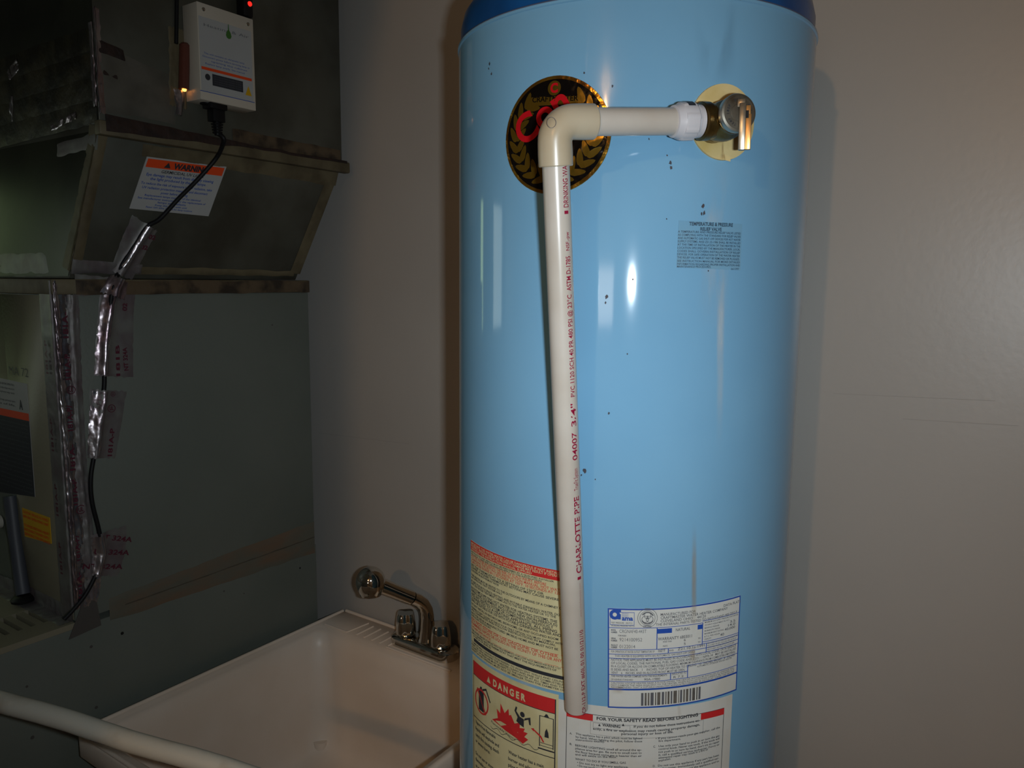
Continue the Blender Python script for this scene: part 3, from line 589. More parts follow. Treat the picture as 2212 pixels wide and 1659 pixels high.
poly_uv(mb, G, [(.17, -.175), (.235, -.150), (.30, -.23), (.29, -.24), (.23, -.168), (.172, -.19)], 0, .001)
fl_ = [(.32, -.345), (.40, -.31), (.385, -.245), (.43, -.28), (.435, -.19), (.48, -.25), (.53, -.20), (.525, -.25), (.56, -.235), (.60, -.285), (.66, -.26), (.655, -.30), (.71, -.29), (.69, -.33), (.74, -.315), (.70, -.355), (.745, -.36), (.69, -.405), (.62, -.385), (.50, -.37)]
mb.add([G.pt(.55, -.32, .001)]+[G.pt(u, v, .001) for u, v in fl_], [(0, 1+i, 1+(i+1) % len(fl_)) for i in range(len(fl_))], 1)
ring_uv(mb, G, .685, -.195, .024, .0001, 0, .0013, 14, sy=asp)      # head
poly_uv(mb, G, [(.64, -.215), (.70, -.225), (.70, -.285), (.66, -.275), (.62, -.26)], 0, .0012)
for q in ([(.64, -.235), (.60, -.19), (.615, -.155), (.63, -.16), (.62, -.188), (.655, -.215)], [(.70, -.235), (.745, -.215), (.755, -.25), (.77, -.25), (.765, -.195), (.71, -.215)]): poly_uv(mb, G, q, 0, .0012)
for (a0, a1, b0, b1) in ((.85, .858, .155, .375), (.975, .983, .155, .375), (.85, .983, .155, .160), (.84, .99, .385, .395), (.86, .975, .345, .349), (.86, .975, .365, .369)): dbar(mb, dg, a0, a1, b0, b1, 0, 2, .001)
poly_uv(mb, G, [(.895, -.155), (.94, -.155), (.925, -.135), (.91, -.135)], 0, .0011); poly_uv(mb, G, [(.90, -.30), (.905, -.26), (.92, -.235), (.935, -.265), (.94, -.30)], 0, .0011)
poly_uv(mb, G, [(.77, -.27), (.80, -.262), (.80, -.268), (.87, -.30), (.90, -.34), (.885, -.34), (.86, -.31), (.80, -.28), (.80, -.286)], 1, .0011)
for k in range(26):
    a = .30+k*.021; b = -.40-.012*math.sin(k*1.1); a2 = a+.021; b2 = -.40-.012*math.sin((k+1)*1.1)
    poly_uv(mb, G, [(a, b), (a2, b2), (a2, b2-.004), (a, b-.004)], 0, .001)
text_uv(mb, G, 'Flammable Vapors', (.31, -.372), (.61, -.405), .018, 0, .0012, .0)
dl1 = ['Vapors from flammable', 'liquids will explode and', 'catch fire causing death', 'or severe burns.', '', 'Do not use or store', 'flammable products such', 'as gasoline, solvents or', 'adhesives in the same room']
dl2 = ['', 'Water heater has a main', 'burner and pilot flame. The', 'pilot flame:', '1. is on all the time and', '2. will ignite flammable', '   vapors.', 'Vapors:', '1. cannot be seen.']
for i, s in enumerate(dl1):
    if s: text_uv(mb, G, s, (.045, -(.475+i*.048)), (.045+.40*len(s)/26, -(.475+i*.048)), .024, 0, .001, .02)
for i, s in enumerate(dl2):
    if s: text_uv(mb, G, s, (.53, -(.475+i*.048)), (.53+.43*len(s)/27, -(.475+i*.048)), .024, 0, .001, .02)
obj('printing', mb, ['black_ink', 'red_ink', 'red_pale', 'cream'], dl, False)
deco('label_scrap', 'lime', [(-.224, 1.186), (-.06, 1.186), (-.06, 1.170), (-.224, 1.170)], 12, 2, .0004)

# ================================================================ RELIEF VALVE
V = at_depth(1562, 262, .80); rad_ = Vector((V.x-TX, V.y-TY, 0)).normalized()
tan_ = Vector((-rad_.y, rad_.x, 0)); 
if tan_.dot(RT) > 0: tan_ = -tan_
Ax = Vector((TX, TY, V.z))
E_ = at_depth(1197, 263.5, .748)
arm = (E_-V).normalized()
rv = thing('relief_valve', 'tarnished brass relief valve with a round steel cap and lever on the blue heater', 'valve', Ax+rad_*(TR+.001))
obj('inlet_stem', MB().lathe(Ax, rad_, [(.0135, TR+.0025), (.0135, TR+.010), (.0185, TR+.011), (.0185, TR+.020), (.016, TR+.022), (.016, TR+.026)], 24), 'brass', rv)
b_ = MB().lathe(Ax, rad_, [(.015, TR+.020), (.0195, TR+.024), (.0205, TR+.034), (.0195, TR+.046), (.0165, TR+.050), (.0165, TR+.056), (.0125, TR+.058)], 28)
b_.lathe(V, arm, [(.014, .002), (.0175, .010), (.018, .018), (.0192, .0185), (.0192, .026), (.017, .027), (.0125, .0275)], 28)
obj('body', b_, 'brass', rv)
Dc = Ax+rad_*(TR+.058)+Vector((0, 0, .002)); Dn = (rad_*1.0+Vector((0, 0, .02))).normalized()
d_ = MB().lathe(Dc-Dn*.001, Dn, [(.0165, 0), (.0186, .0015), (.0190, .0065), (.0183, .0085), (.0162, .0092), (.0158, .0086), (.0085, .0086), (.0080, .0092), (.0001, .0095)], 48)
dk = obj('cap', d_, 'steel', rv, label='round stamped steel cap')
mb = MB(); du = Vector((0, 0, 1)).cross(Dn).normalized(); dv = Dn.cross(du)
class Flat:
    def __init__(s, o, a, b, n): s.o, s.a, s.b, s.n = o, a, b, n
    def pt(s, u, v, off=0): return s.o+s.a*u+s.b*v+s.n*off
for ch, g in zip('TEMP 210F  PRESS 150 PSI ', range(25)):
    a = math.radians(250-g*12.5)
    if ch == ' ': continue
    c = Dc+(du*math.cos(a)+dv*math.sin(a))*.0112; ca = (du*math.sin(a)-dv*math.cos(a)); cb = (du*math.cos(a)+dv*math.sin(a))
    text_uv(mb, Flat(c, ca, cb, Dn), ch, (-.0008, 0), (.0008, 0), .0024, 0, .0086, .02)
obj('stamped_print', mb, 'black_ink', dk, False)
lv = MB(); lo = Dc+Dn*.0105+du*.0015
wx = (du*.85+Dn*.53).normalized(); wy = (Dn*.85-du*.53).normalized()
lv.obox(lo+dv*(-.0145)+Dn*.002, wx*.0032, wy*.0030, dv*.0225)
lv.obox(lo+dv*.0085-Dn*.001, wx*.004, wy*.0036, dv*.004)
lever = obj('lever', lv, 'steel', rv, True, .0006)
lv = MB(); lv.obox(lo+dv*(-.0195)+Dn*.0035+du*.0054, wx*.0030, wy*.0022, dv*.0170); lv.obox(lo+dv*(-.004)+Dn*.003+du*.0045, wx*.0032, wy*.0012, dv*.010)
obj('lever_tang', lv, 'copper', lever, True, .0005, label='copper coloured lever tang')
mb = MB(); mb.obox(lo+dv*(-.003)+Dn*.0058+du*.0028, wx*.0014, wy*.0006, dv*.0035)
obj('slot', mb, 'dark', lever, False)

# ================================================================ DISCHARGE PIPE
AdEnd = V+arm*.0300
rp = thing('discharge_pipe', 'white plastic pipe dropping from the valve elbow down the front of the blue heater', 'pipe', E_)
PB = at_depth(1245.5, 1531, .917)
dn = (PB-E_).normalized(); PR = .01345
# elbow: two sockets and a swept bend
def arc(c, a, b, r, n=8):          # corner c between unit dirs a and b, fillet radius r
    ang = a.angle(b); t = r/math.tan(ang/2); p, q = c+a*t, c+b*t; m = (a+b).normalized(); o = c+m*(r/math.sin(ang/2)); out = []
    for i in range(n+1):
        v = (p-o).normalized().slerp((q-o).normalized(), i/n) if True else None; out.append(o+v*r)
    return out
ar = -arm                           # from elbow towards the valve
eb = [E_+ar*.0415, E_+ar*.0405, E_+ar*.030]+arc(E_, ar, dn, .0185, 10)+[E_+dn*.030, E_+dn*.0405, E_+dn*.0415]
rr = [.0160, .0169, .0171]+[.0168]*11+[.0171, .0169, .0160]
el = obj('elbow', MB().tube(eb, rr, 40), 'pvc_cream', rp, label='yellowed white elbow fitting')
cc = E_+dn*.004-FW*.0163
rg = MB()
for r_ in (.0042,):
    pts = [cc+RT*(r_*math.cos(2*PI*k/20)-.0035)+UP*(r_*1.2*math.sin(2*PI*k/20)-.002)-FW*.0003 for k in range(21)]; rg.tube(pts, .00022, 6)
obj('mould_mark', rg, 'grey_ink', el)
obj('arm_pipe', MB().tube([E_+ar*.036, V-ar*.048], PR, 40), 'pvc', rp)
obj('drop_pipe', MB().tube([E_+dn*.036, PB-dn*.0012, PB], [PR, PR, PR-.001], 48), 'pvc', rp)
bore = MB().lathe(PB, dn, [(PR-.0026, -.0001), (PR-.003, .0003), (.0001, .0004)], 32)
obj('bore', bore, 'dark', rp)
ribf = lambda a: 1+.035*(1 if (a*8/(2*PI)) % 1 < .28 else 0)
ad = MB().lathe(V+arm*.0275, arm, [(.0140, 0), (.0163, .0006), (.0163, .0048), (.0140, .0056), (.0140, .0080), (.0178, .0086)], 40)
ad.lathe(V+arm*.0355, arm, [(.0172, 0), (.0184, .0012), (.0186, .0130), (.0178, .0155)], 96, 0, ribf)
ad.lathe(V+arm*.0505, arm, [(.0178, 0), (.0170, .0020), (.0157, .0072), (.0140, .0078)], 40)
adp = obj('adapter', ad, 'pvc_bright', rp, label='bright white ribbed threaded adapter')
mb = MB(); rodA = Rod(V+arm*.034, V+arm*.052, .0190, CAM+UP*.6)
patch(mb, rodA, rect(.005, .013, -.012, -.002), 2, 6, .0003, 0, False)
for i in range(4): patch(mb, rodA, rect(.001+.0006*i, .0035, -.011+i*.0028, -.0095+i*.0028), 1, 1, .0003, 0, False)
obj('price_sticker_print', mb, 'black_ink', adp, False)
# printing along the drop pipe (reads upward, on the flank towards the right)
faceP = CAM+RT*.62
rod = Rod(PB, E_, PR, faceP)
def prow2(txt, y0, y1, h, bold=0.0, mi=0, lat=0.0):
    # y0 lower photo row, y1 upper photo row -> distance along pipe
    def along(y):
        lo_, hi_ = 0.0, (E_-PB).length
        for _ in range(40):
            m_ = (lo_+hi_)/2; P = PB+(E_-PB).normalized()*m_; d = P-CAM; yy = IH/2-F*d.dot(UP)/d.dot(FW)
            if yy > y: lo_ = m_
            else: hi_ = m_
        return lo_
    text_uv(pm, rod, txt, (along(y0), lat-h/2), (along(y1), lat-h/2), h, mi, .0003, bold)
pm = MB()
def patch_row(ya, yb):
    L_ = (E_-PB).length
    def along(y):
        lo_, hi_ = 0.0, L_
        for _ in range(40):
            m_ = (lo_+hi_)/2; P = PB+(E_-PB).normalized()*m_; d = P-CAM; yy = IH/2-F*d.dot(UP)/d.dot(FW)
            if yy > y: lo_ = m_
            else: hi_ = m_
        return lo_
    patch(pm, rod, rect(along(ya), along(yb), -.0024, .0024), 1, 4, .0003, 0, False)
prow2('CP-112-P EXT #60L 01 00 01/21/10', 1528, 1350, .0050, .01)
prow2('www.charlottepipe.com', 1322, 1250, .0026, -.02)
prow2('CHARLOTTE PIPE', 1228, 1065, .0066, .02)
prow2('TrueFit System', 1052, 1005, .0056, .0)
prow2('04007', 987, 928, .0062, .012); prow2('3/4"', 915, 866, .0062, .012)
prow2('PVC 1120 SCH 40 PR 480 PSI @ 23°C', 852, 634, .0054, .01)
prow2('ASTM D-1785', 626, 552, .0054, .012); prow2('NSF.-pw', 540, 500, .0040, .01); prow2('DRINKING WATER', 448, 336, .0058, .01)
for (a_, b_) in ((1242, 1236), (462, 455), (1536, 1530)):
    ua_, ub_ = (PB-PB).length, 0; prow2('■', a_, b_, .0058, 0) if False else patch_row(a_, b_)
obj('pipe_print', pm, 'magenta', rp, False)

# ================================================================ UTILITY SINK
SX0, SX1, SY0, SY1, SZ = -1.400, -.800, .632, 1.291, .85
sk = thing('utility_sink', 'white plastic utility sink between the grey furnace and the blue heater', 'sink', ((SX0+SX1)/2, (SY0+SY1)/2, 0))
def rrect(x0, x1, y0, y1, r, z, n=10):
    out = []
    for cx, cy, a0 in ((x1-r, y1-r, 0), (x0+r, y1-r, PI/2), (x0+r, y0+r, PI), (x1-r, y0+r, 1.5*PI)):
        for k in range(n+1): a = a0+PI/2*k/n; out.append(Vector((cx+r*math.cos(a), cy+r*math.sin(a), z)))
    return out
def loft(mb, loops, close_bottom=True, mi=0):
    n = len(loops[0]); vs = [p for l in loops for p in l]; fs = []
    for i in range(len(loops)-1):
        for k in range(n): fs.append((i*n+k, i*n+(k+1) % n, (i+1)*n+(k+1) % n, (i+1)*n+k))
    if close_bottom: fs.append(tuple((len(loops)-1)*n+k for k in range(n)))
    mb.add(vs, fs, mi)
mb = MB()
yb = 1.193          # front edge of the faucet deck
L_ = [rrect(SX0+.004, SX1-.004, SY0+.004, SY1-.002, .022, SZ-.045), rrect(SX0, SX1, SY0, SY1, .022, SZ-.040), rrect(SX0, SX1, SY0, SY1, .022, SZ-.005), rrect(SX0+.003, SX1-.003, SY0+.003, SY1-.003, .020, SZ),
      rrect(SX0+.010, SX1-.010, SY0+.012, yb+.012, .018, SZ), rrect(SX0+.014, SX1-.014, SY0+.016, yb+.007, .018, SZ-.004), rrect(SX0+.020, SX1-.020, SY0+.024, yb+.004, .020, SZ-.006), rrect(SX0+.028, SX1-.028, SY0+.032, yb-.004, .030, SZ-.012),
      rrect(SX0+.034, SX1-.034, SY0+.040, yb-.009, .038, SZ-.04), rrect(SX0+.038, SX1-.038, SY0+.045, yb-.013, .042, SZ-.08), rrect(SX0+.056, SX1-.056, SY0+.066, yb-.027, .052, .63), rrect(SX0+.059, SX1-.059, SY0+.069, yb-.030, .054, .605), rrect(SX0+.064, SX1-.064, SY0+.074, yb-.035, .056, .588), rrect(SX0+.074, SX1-.074, SY0+.084, yb-.045, .058, .575), rrect(SX0+.092, SX1-.092, SY0+.102, yb-.063, .060, .567), rrect(SX0+.13, SX1-.13, SY0+.14, yb-.10, .060, .561), rrect((SX0+SX1)/2-.04, (SX0+SX1)/2+.04, .86, .94, .039, .552)]
loft(mb, L_)
O_ = [rrect(SX0+.004, SX1-.004, SY0+.004, SY1-.002, .022, SZ-.045), rrect(SX0+.022, SX1-.022, SY0+.026, yb+.006, .04, SZ-.05), rrect(SX0+.052, SX1-.052, SY0+.062, yb-.022, .055, .59), rrect(SX0+.11, SX1-.11, SY0+.12, yb-.08, .06, .545)]
loft(mb, O_)
basin = obj('basin', mb, 'sink', sk, 'all')
mb = MB(); mb.tube([(SX0+.012, SY1-.0045, SZ+.0012), (SX1-.012, SY1-.0045, SZ+.0012)], .0042, 12); obj('back_lip', mb, 'sink', sk)
mb = MB(); mb.tube([(SX0+.0055, SY0+.02, SZ+.0010), (SX0+.0055, SY1-.01, SZ+.0010)], .0040, 12); obj('side_lip', mb, 'sink', sk)
mb = MB(); mb.tube([(SX0+.02, SY0+.0055, SZ+.0010), (SX1-.02, SY0+.0055, SZ+.0010)], .0040, 12); obj('front_lip', mb, 'sink', sk)
mb = MB(); mb.tube([(-1.374, yb+.012, SZ+.0005), (-1.300, yb+.012, SZ+.0005)], .0022, 10); mb.tube([(-1.300, yb+.012, SZ+.0005), (-1.292, 1.268, SZ+.0005)], .0020, 10); obj('soap_ledge', mb, 'sink', sk)
for k in range(5):
    x0 = -1.272+k*.0245
    obj('soap_rib', MB().tube([(x0, yb+.016, SZ+.0003), (x0+.001, 1.262, SZ+.0003)], .0024, 10), 'sink', sk)
obj('front_ridge', MB().tube([(-1.172, yb+.011, SZ+.0007), (-.985, yb+.011, SZ+.0007)], .0028, 10), 'sink', sk)
obj('drain', MB().lathe(((SX0+SX1)/2, .90, .5525), (0, 0, 1), [(.043, 0), (.043, .002), (.036, .0026), (.033, .0008), (.0001, .0006)], 32), 'steel', sk)
for lx in (SX0+.07, SX1-.07):
    for ly in (SY0+.08, yb-.05):
        obj('leg', MB().tube([(lx+(-.02 if lx < -1.1 else .02), ly, 0), (lx, ly, .60)], [.014, .017], 14), 'sink', sk)

# ================================================================ FAUCET
fz = SZ+.0005
fc = thing('faucet', 'chrome two handle faucet with a ball shaped spray head on the sink deck', 'faucet', (-1.099, 1.245, fz))
mb = MB()
B_ = [rrect(-1.184, -1.006, 1.217, 1.275, .028, fz, 8), rrect(-1.184, -1.006, 1.217, 1.275, .028, fz+.017, 8), rrect(-1.180, -1.010, 1.221, 1.271, .025, fz+.0215, 8), rrect(-1.172, -1.018, 1.229, 1.263, .016, fz+.0230, 8)]
loft(mb, B_); mb.add(B_[0], [tuple(range(len(B_[0])))]); obj('base_plate', mb, 'chrome', fc)
lob = lambda a: 1+.10*math.cos(4*a)
for hx in (-1.150, -1.048):
    h = MB().lathe((hx, 1.245, fz+.021), (0, 0, 1), [(.0190, 0), (.0205, .003), (.0190, .006)], 32)
    h.lathe((hx, 1.245, fz+.027), (0, 0, 1), [(.0232, 0), (.0246, .003), (.0236, .022), (.0208, .041), (.0185, .0465), (.0001, .0478)], 64, 0, lob)
    obj('handle', h, 'chrome', fc)
sp_pts = [Vector((-1.0905, 1.245, fz+.019)), Vector((-1.0895, 1.245, fz+.032)), Vector((-1.0865, 1.2445, .905)), Vector((-1.0840, 1.243, .930)), Vector((-1.0830, 1.238, .950)), Vector((-1.0850, 1.229, .966)), Vector((-1.0890, 1.216, .978)), Vector((-1.0930, 1.204, .9860))]
obj('spout', MB().tube(sp_pts, [.0200, .0160, .0156, .0154, .0152, .0150, .0146, .0142], 24), 'chrome', fc)
hd = at_depth(796, 1252, 1); HC = hd; P0 = Vector((-1.0930, 1.204, .986))
HC = Vector((-1.137, 1.124, 1.040))
dh = (HC-P0).normalized()
obj('wand', MB().tube([P0, P0+dh*.0012, P0+dh*.002, P0+dh*.05, P0+dh*.088], [.0136, .0136, .0152, .0150, .0165], 24), 'chrome', fc)
ball = MB(); ball.lathe(HC+Vector((0, 0, .031)), (0, 0, -1), [(r_*1.22, z_*1.22) for r_, z_ in [(.0001, 0), (.005, .0005), (.009, .0018), (.013, .0038), (.0165, .0065), (.0198, .0098), (.0222, .0135), (.0240, .0180), (.0250, .0225), (.0252, .0262), (.0250, .0300), (.0243, .0340), (.0232, .0380), (.0205, .0440), (.0190, .0465), (.0186, .0500), (.0172, .0505), (.0168, .0480), (.0001, .0480)]], 48)
bl = obj('spray_head', ball, 'chrome', fc)
mb = MB()
for k in range(18): a = 2*PI*k/18; mb.lathe(HC+Vector((.020*math.cos(a), .020*math.sin(a), -.0285)), (0, 0, -1), [(.0014, 0), (.0014, .0022), (.0007, .003)], 8)
obj('nozzle_ring', mb, 'steel', bl)

# ================================================================ FURNACE CABINET AND BASE
fu = thing('furnace', 'grey steel furnace cabinet on a wider base at the left, joints taped', 'furnace', (-1.75, .9, 0))
CX0, CX1, CY0, CY1 = -2.02, -1.43, .661, 1.228
obj('cabinet', MB().box(CX0, CX1, CY0+.001, CY1, 1.042, 1.640), 'cabinet', fu, True, .002)
fp = MB()
fp.box(-1.628, CX1-.004, CY0+.0002, CY0+.003, 1.045, 1.638).box(CX0, -1.628, CY0+.0002, CY0+.003, 1.256, 1.638)
obj('front_panel', fp, 'cab_front', fu, True, .0008)
obj('base_box', MB().box(CX0, CX1, .22, CY1+.004, .02, 1.030), 'cabinet', fu, True, .002)
obj('leveller', MB().box(CX0+.02, CX1-.02, .26, CY1-.03, 0, .02), 'dark', fu, False)
# vented shelf in front of the cabinet: rails and bars with open slots between
gr = MB(); gr.box(-1.478, CX1, .22, CY0, 1.030, 1.041); gr.box(CX0, -1.560, .22, CY0, 1.030, 1.041)
ys = [.6335-.0215*k for k in range(18)]; prev = CY0
for y in ys: gr.box(-1.560, -1.478, y+.0045, prev, 1.031, 1.0405); prev = y-.0045
gr.box(-1.560, -1.478, .22, prev, 1.031, 1.0405); obj('vent_shelf', gr, 'cab_front', fu, False)
obj('slot_shade_sheet', MB().box(-1.562, -1.476, .23, CY0-.01, 1.0302, 1.0312), 'dark', fu, False)  # dark sheet painted as the shade down inside the slots
# top flange
obj('top_flange', MB().box(CX0-.003, CX1+.004, CY0-.002, CY1+.002, 1.640, 1.667), 'mastic_pale', fu, True, .002)
# bay at the lower front, its inner shade a flat dark sheet
obj('bay_shade', MB().box(CX0, -1.630, CY0+.0012, CY0+.0016, 1.045, 1.255), 'dark', fu, False)
mb = MB(); mb.tube([(-1.645, CY0-.004, 1.246), (-1.632, CY0-.006, 1.16), (-1.612, CY0-.010, 1.085), (-1.600, CY0-.013, 1.058)], .0125, 16); obj('bay_hose', mb, 'bay_grey', fu)
mb = MB(); mb.lathe((-1.596, CY0-.016, 1.047), (0, 0, 1), [(.020, 0), (.021, .005), (.016, .010), (.010, .012)], 24); obj('hose_foot', mb, 'black_rubber', fu)
# screws / dots on the side
for (x, y, r) in ((264, 1368, .0032), (197, 1397, .0030), (208, 1528, .0030), (70, 1593, .0034), (58, 1483, .0022), (484, 1277, .0020), (648, 1227, .0022), (588, 702, .0020), (527, 1282, .0016)):
    u, v = side.uv(x, y); obj('screw', MB().lathe(side.pt(u, v, 0), (1, 0, 0), [(r, 0), (r*.9, .0008), (.0001, .001)], 12), 'dark' if x in (264, 648) else 'grey_tape', fu)
# taped seam where cabinet meets base
def lumpy(S_, c, m, name, parent, nu=60, nv=6, amp=.0015, off=.0012, fr=40, seed=0):
    mb = MB(); TL, TR_, BR, BL = [Vector(q) for q in c]; vs, fs = [], []
    for j in range(nv+1):
        for i in range(nu+1):
            a, b = i/nu, j/nv; p = (TL*(1-a)+TR_*a)*(1-b)+(BL*(1-a)+BR*a)*b
            q = S_.pt(p.x, p.y, 0); e = noise.noise(q*fr+Vector((seed, 0, 0)))
            ed = min(1, min(b, 1-b)*6, min(a, 1-a)*nu*.5); w_ = (1 if 0 < j < nv else 1)
            jit = noise.noise(q*25+Vector((9, seed, 0)))*.003 if j in (0, nv) else 0
            vs.append(S_.pt(p.x, p.y+jit, (off+amp*(e+.3))*ed if ed > 0 else .0001))
    for j in range(nv):
        for i in range(nu): k = j*(nu+1)+i; fs.append((k, k+nu+1, k+nu+2, k+1))
    mb.add(vs, fs); return obj(name, mb, m, parent, 'all')
lumpy(side, [(.735, 1.068), (1.2275, 1.090), (1.2275, 1.008), (.735, 1.018)], 'seamtape', 'seam_tape', fu, 70, 8, .0012) if 'seamtape' in M else None
M['seamtape'] = mat('seam_tape', rgb(98, 96, 84), .55, .1, col2=rgb(112, 92, 74), nscale=22, lo=.45, hi=.65, bump=.5, bscale=60, stretch=(1, .35, 1))
lumpy(side, [(.725, 1.066), (1.2275, 1.090), (1.2275, 1.010), (.725, 1.020)], 'seamtape', 'seam_tape', fu, 70, 8, .0012)
lumpy(side, [(.745, 1.045), (1.2275, 1.052), (1.2275, 1.048), (.745, 1.041)], 'seam_line', 'seam_joint', fu, 60, 3, .0004, .0019)
lumpy(Plane((-1.426, 0, 0), (0, 1, 0), (0, 0, 1), (1, 0, 0)), [(.70, 1.6655), (1.2285, 1.6655), (1.2285, 1.6395), (.70, 1.6395)], 'mastic', 'flange_mastic', fu, 70, 4, .001)

# ---- front label, marker note, yellow sticker
mb = MB(); patch(mb, front, [(-1.72, 1.478), (-1.549, 1.474), (-1.549, 1.259), (-1.72, 1.242)], 4, 4, .0006)
fl1 = obj('instruction_label', mb, 'box_label', fu, False, label='tall instruction label, white above, black below')
mb = MB(); patch(mb, front, [(-1.72, 1.417), (-1.5492, 1.418), (-1.5492, 1.404), (-1.72, 1.403)], 2, 1, .0009, 1, False); patch(mb, front, [(-1.72, 1.403), (-1.5492, 1.404), (-1.5492, 1.259), (-1.72, 1.242)], 2, 2, .0009, 0, False)
para(mb, front, ['FOR YOUR SAFETY READ BEFORE OPERATING', 'WARNING: If you do not follow these instructions', 'exactly, a fire or explosion may result', '', 'causing property damage, personal injury', 'or loss of life.'], -1.715, -1.60, 1.472, 1.425, .5, 0, .001)
for k, (a, b) in enumerate(((1.395, 1.375), (1.362, 1.338), (1.326, 1.302), (1.290, 1.268))):
    para(mb, front, ['BEFORE OPERATING smell all around the appliance', 'area for gas. Be sure to smell next to the floor', 'because some gas is heavier than air and will', 'settle on the floor. Do not touch any switch'], -1.715, -1.555, a+.004, b-.006, .45, 2, .0011)
text_uv(mb, front, 'A', (-1.585, 1.424), (-1.571, 1.424), .016, 0, .001, .06)
obj('printing', mb, ['black_ink', 'orange', 'grey_ink'], fl1, False)
mb = MB(); patch(mb, front, [(-1.607, 1.228), (-1.497, 1.228), (-1.497, 1.178), (-1.604, 1.171)], 6, 3, .0008)
ys_ = obj('yellow_sticker', mb, 'yellow', fu, False, label='small yellow sticker with red print')
mb = MB(); para(mb, front, ['CAUTION  REPLACE ALL PANELS', 'BEFORE OPERATING UNIT', '', 'TO AVOID PERSONAL INJURY', 'DISCONNECT POWER SUPPLY', 'SERVICING THIS APPLIANCE'], -1.603, -1.502, 1.226, 1.174, .6, 0, .0011, .02)
obj('printing', mb, 'orange', ys_, False)
mb = MB(); text_uv(mb, front, 'MA 72', (-1.618, 1.487), (-1.54, 1.487), .016, 0, .0006, -.01); obj('marker_note', mb, 'black_ink', fu, False)

# ---- foil tape
def ribbon(name, S_, path, lw, rw, parent, m='foil', bulge=.0, bw=.22, jit=.0008, seed=0, off=.0012, step=.004, nx=18, bc=0.0, torn=.002):
    """foil tape laid along a uv path; lw/rw widths to either side; a rounded hump where it covers a cable or corner"""
    P = [Vector(p) for p in path]; pts = [P[0]]
    for a, b in zip(P[:-1], P[1:]):
        k = max(1, int((b-a).length/step))
        for i in range(1, k+1): pts.append(a.lerp(b, i/k))
    mb = MB(); vs, fs = [], []; N_ = len(pts)
    for i, p in enumerate(pts):
        t = (pts[min(i+2, N_-1)]-pts[max(i-2, 0)]).normalized(); n = Vector((t.y, -t.x))
        ww = i/(N_-1); L0 = lw[0]*(1-ww)+lw[1]*ww; R1 = rw[0]*(1-ww)+rw[1]*ww
        for j in range(nx+1):
            s = -1+2*j/nx; d = L0*s if s < 0 else R1*s
            if j in (0, nx): d += noise.noise(Vector((i*.35, j, seed)))*torn
            e = t*(noise.noise(Vector((j*.9, seed, 3)))*torn*2) if i in (0, N_-1) else Vector((0, 0))
            q = p-n*d+e; hgt = off+bulge*math.exp(-((d-bc)/(bulge*.9+1e-6))**2) if bulge else off
            cr_ = noise.noise(Vector((q.x*90, q.y*45, seed)))*jit*1.0+noise.noise(Vector((q.x*260, q.y*140, seed+5)))*jit*.6
            if j in (0, nx): hgt, cr_ = .0004, 0
            vs.append(S_.pt(q.x, q.y, max(.0003, hgt+cr_)))
    for i in range(N_-1):
        for j in range(nx): k = i*(nx+1)+j; fs.append((k, k+nx+1, k+nx+2, k+1))
    mb.add(vs, fs); return obj(name, mb, m, parent, 'all')
def U(x, y): return side.uv(x, y)
tp1 = ribbon('cable_tape', side, [U(247, 612), U(238, 655), U(228, 740), U(222, 812)], (.022, .016), (.042, .058), fu, 'foil_flat', .0095, seed=1, jit=.0009)
tp2 = ribbon('cable_tape', side, [U(222, 842), U(214, 910), U(203, 989)], (.024, .012), (.045, .040), fu, 'foil_flat', .0095, seed=2, jit=.0012)
tp3 = ribbon('cable_tape', side, [U(216, 1150), U(219, 1195), U(206, 1243)], (.042, .030), (.050, .044), fu, 'foil_flat', .0095, seed=3, jit=.001)
flp = Plane((-1.4257, 0, 0), (0, 1, 0), (0, 0, 1), (1, 0, 0))
ribbon('flange_tape', flp, [flp.uv(257, 602), flp.uv(248, 622), flp.uv(243, 640)], (.016, .026), (.020, .024), fu, 'foil', .0125, seed=43, jit=.0016, nx=20)
ribbon('hump_highlight', side, [U(246, 622), U(236, 655), U(226, 740), U(222, 808)], (.016, .016), (.007, .006), fu, 'foil', .0100, seed=31, jit=.0009, off=.0014, nx=14)  # brighter foil strips laid over the tape as the hump's highlight
ribbon('hump_highlight', side, [U(222, 846), U(214, 910), U(204, 984)], (.022, .014), (.006, .006), fu, 'foil', .0100, seed=32, jit=.0016, off=.0014, nx=14)
ribbon('hump_highlight', side, [U(214, 1156), U(219, 1195), U(208, 1238)], (.020, .012), (.006, .006), fu, 'foil', .0100, seed=33, jit=.0012, off=.0014, nx=14)
ribbon('cable_tape', side, [(.706, 1.118), (.700, 1.085), (.690, 1.062)], (.036, .030), (.008, .010), fu, 'foil', 0, seed=4, jit=.0016)
ribbon('edge_tape', side, [(.6615, 1.664), (.6615, 1.5), (.6615, 1.3), (.6615, 1.066)], (.0004, .0004), (.024, .026), fu, 'foil', .004, seed=5, jit=.0030, bc=.003, nx=14)
ribbon('edge_ridge', side, [(.6635, 1.660), (.6630, 1.5), (.6680, 1.3), (.6640, 1.07)], (.0018, .0018), (.005, .006), fu, 'foil', .0055, seed=35, jit=.0040, nx=6, off=.0016)
ribbon('edge_tape', side, [(.694, 1.640), (.690, 1.48), (.689, 1.336), (.693, 1.204), (.694, 1.075)], (.012, .012), (.012, .012), fu, 'foil_flat', .0035, seed=6, jit=.0026, nx=10)
ribbon('edge_tape', front, [(-1.4305, 1.664), (-1.4305, 1.4), (-1.4305, 1.060)], (.046, .048), (.0006, .0006), fu, 'foil_flat', .0035, seed=7, jit=.0012, bc=-.002, nx=12)
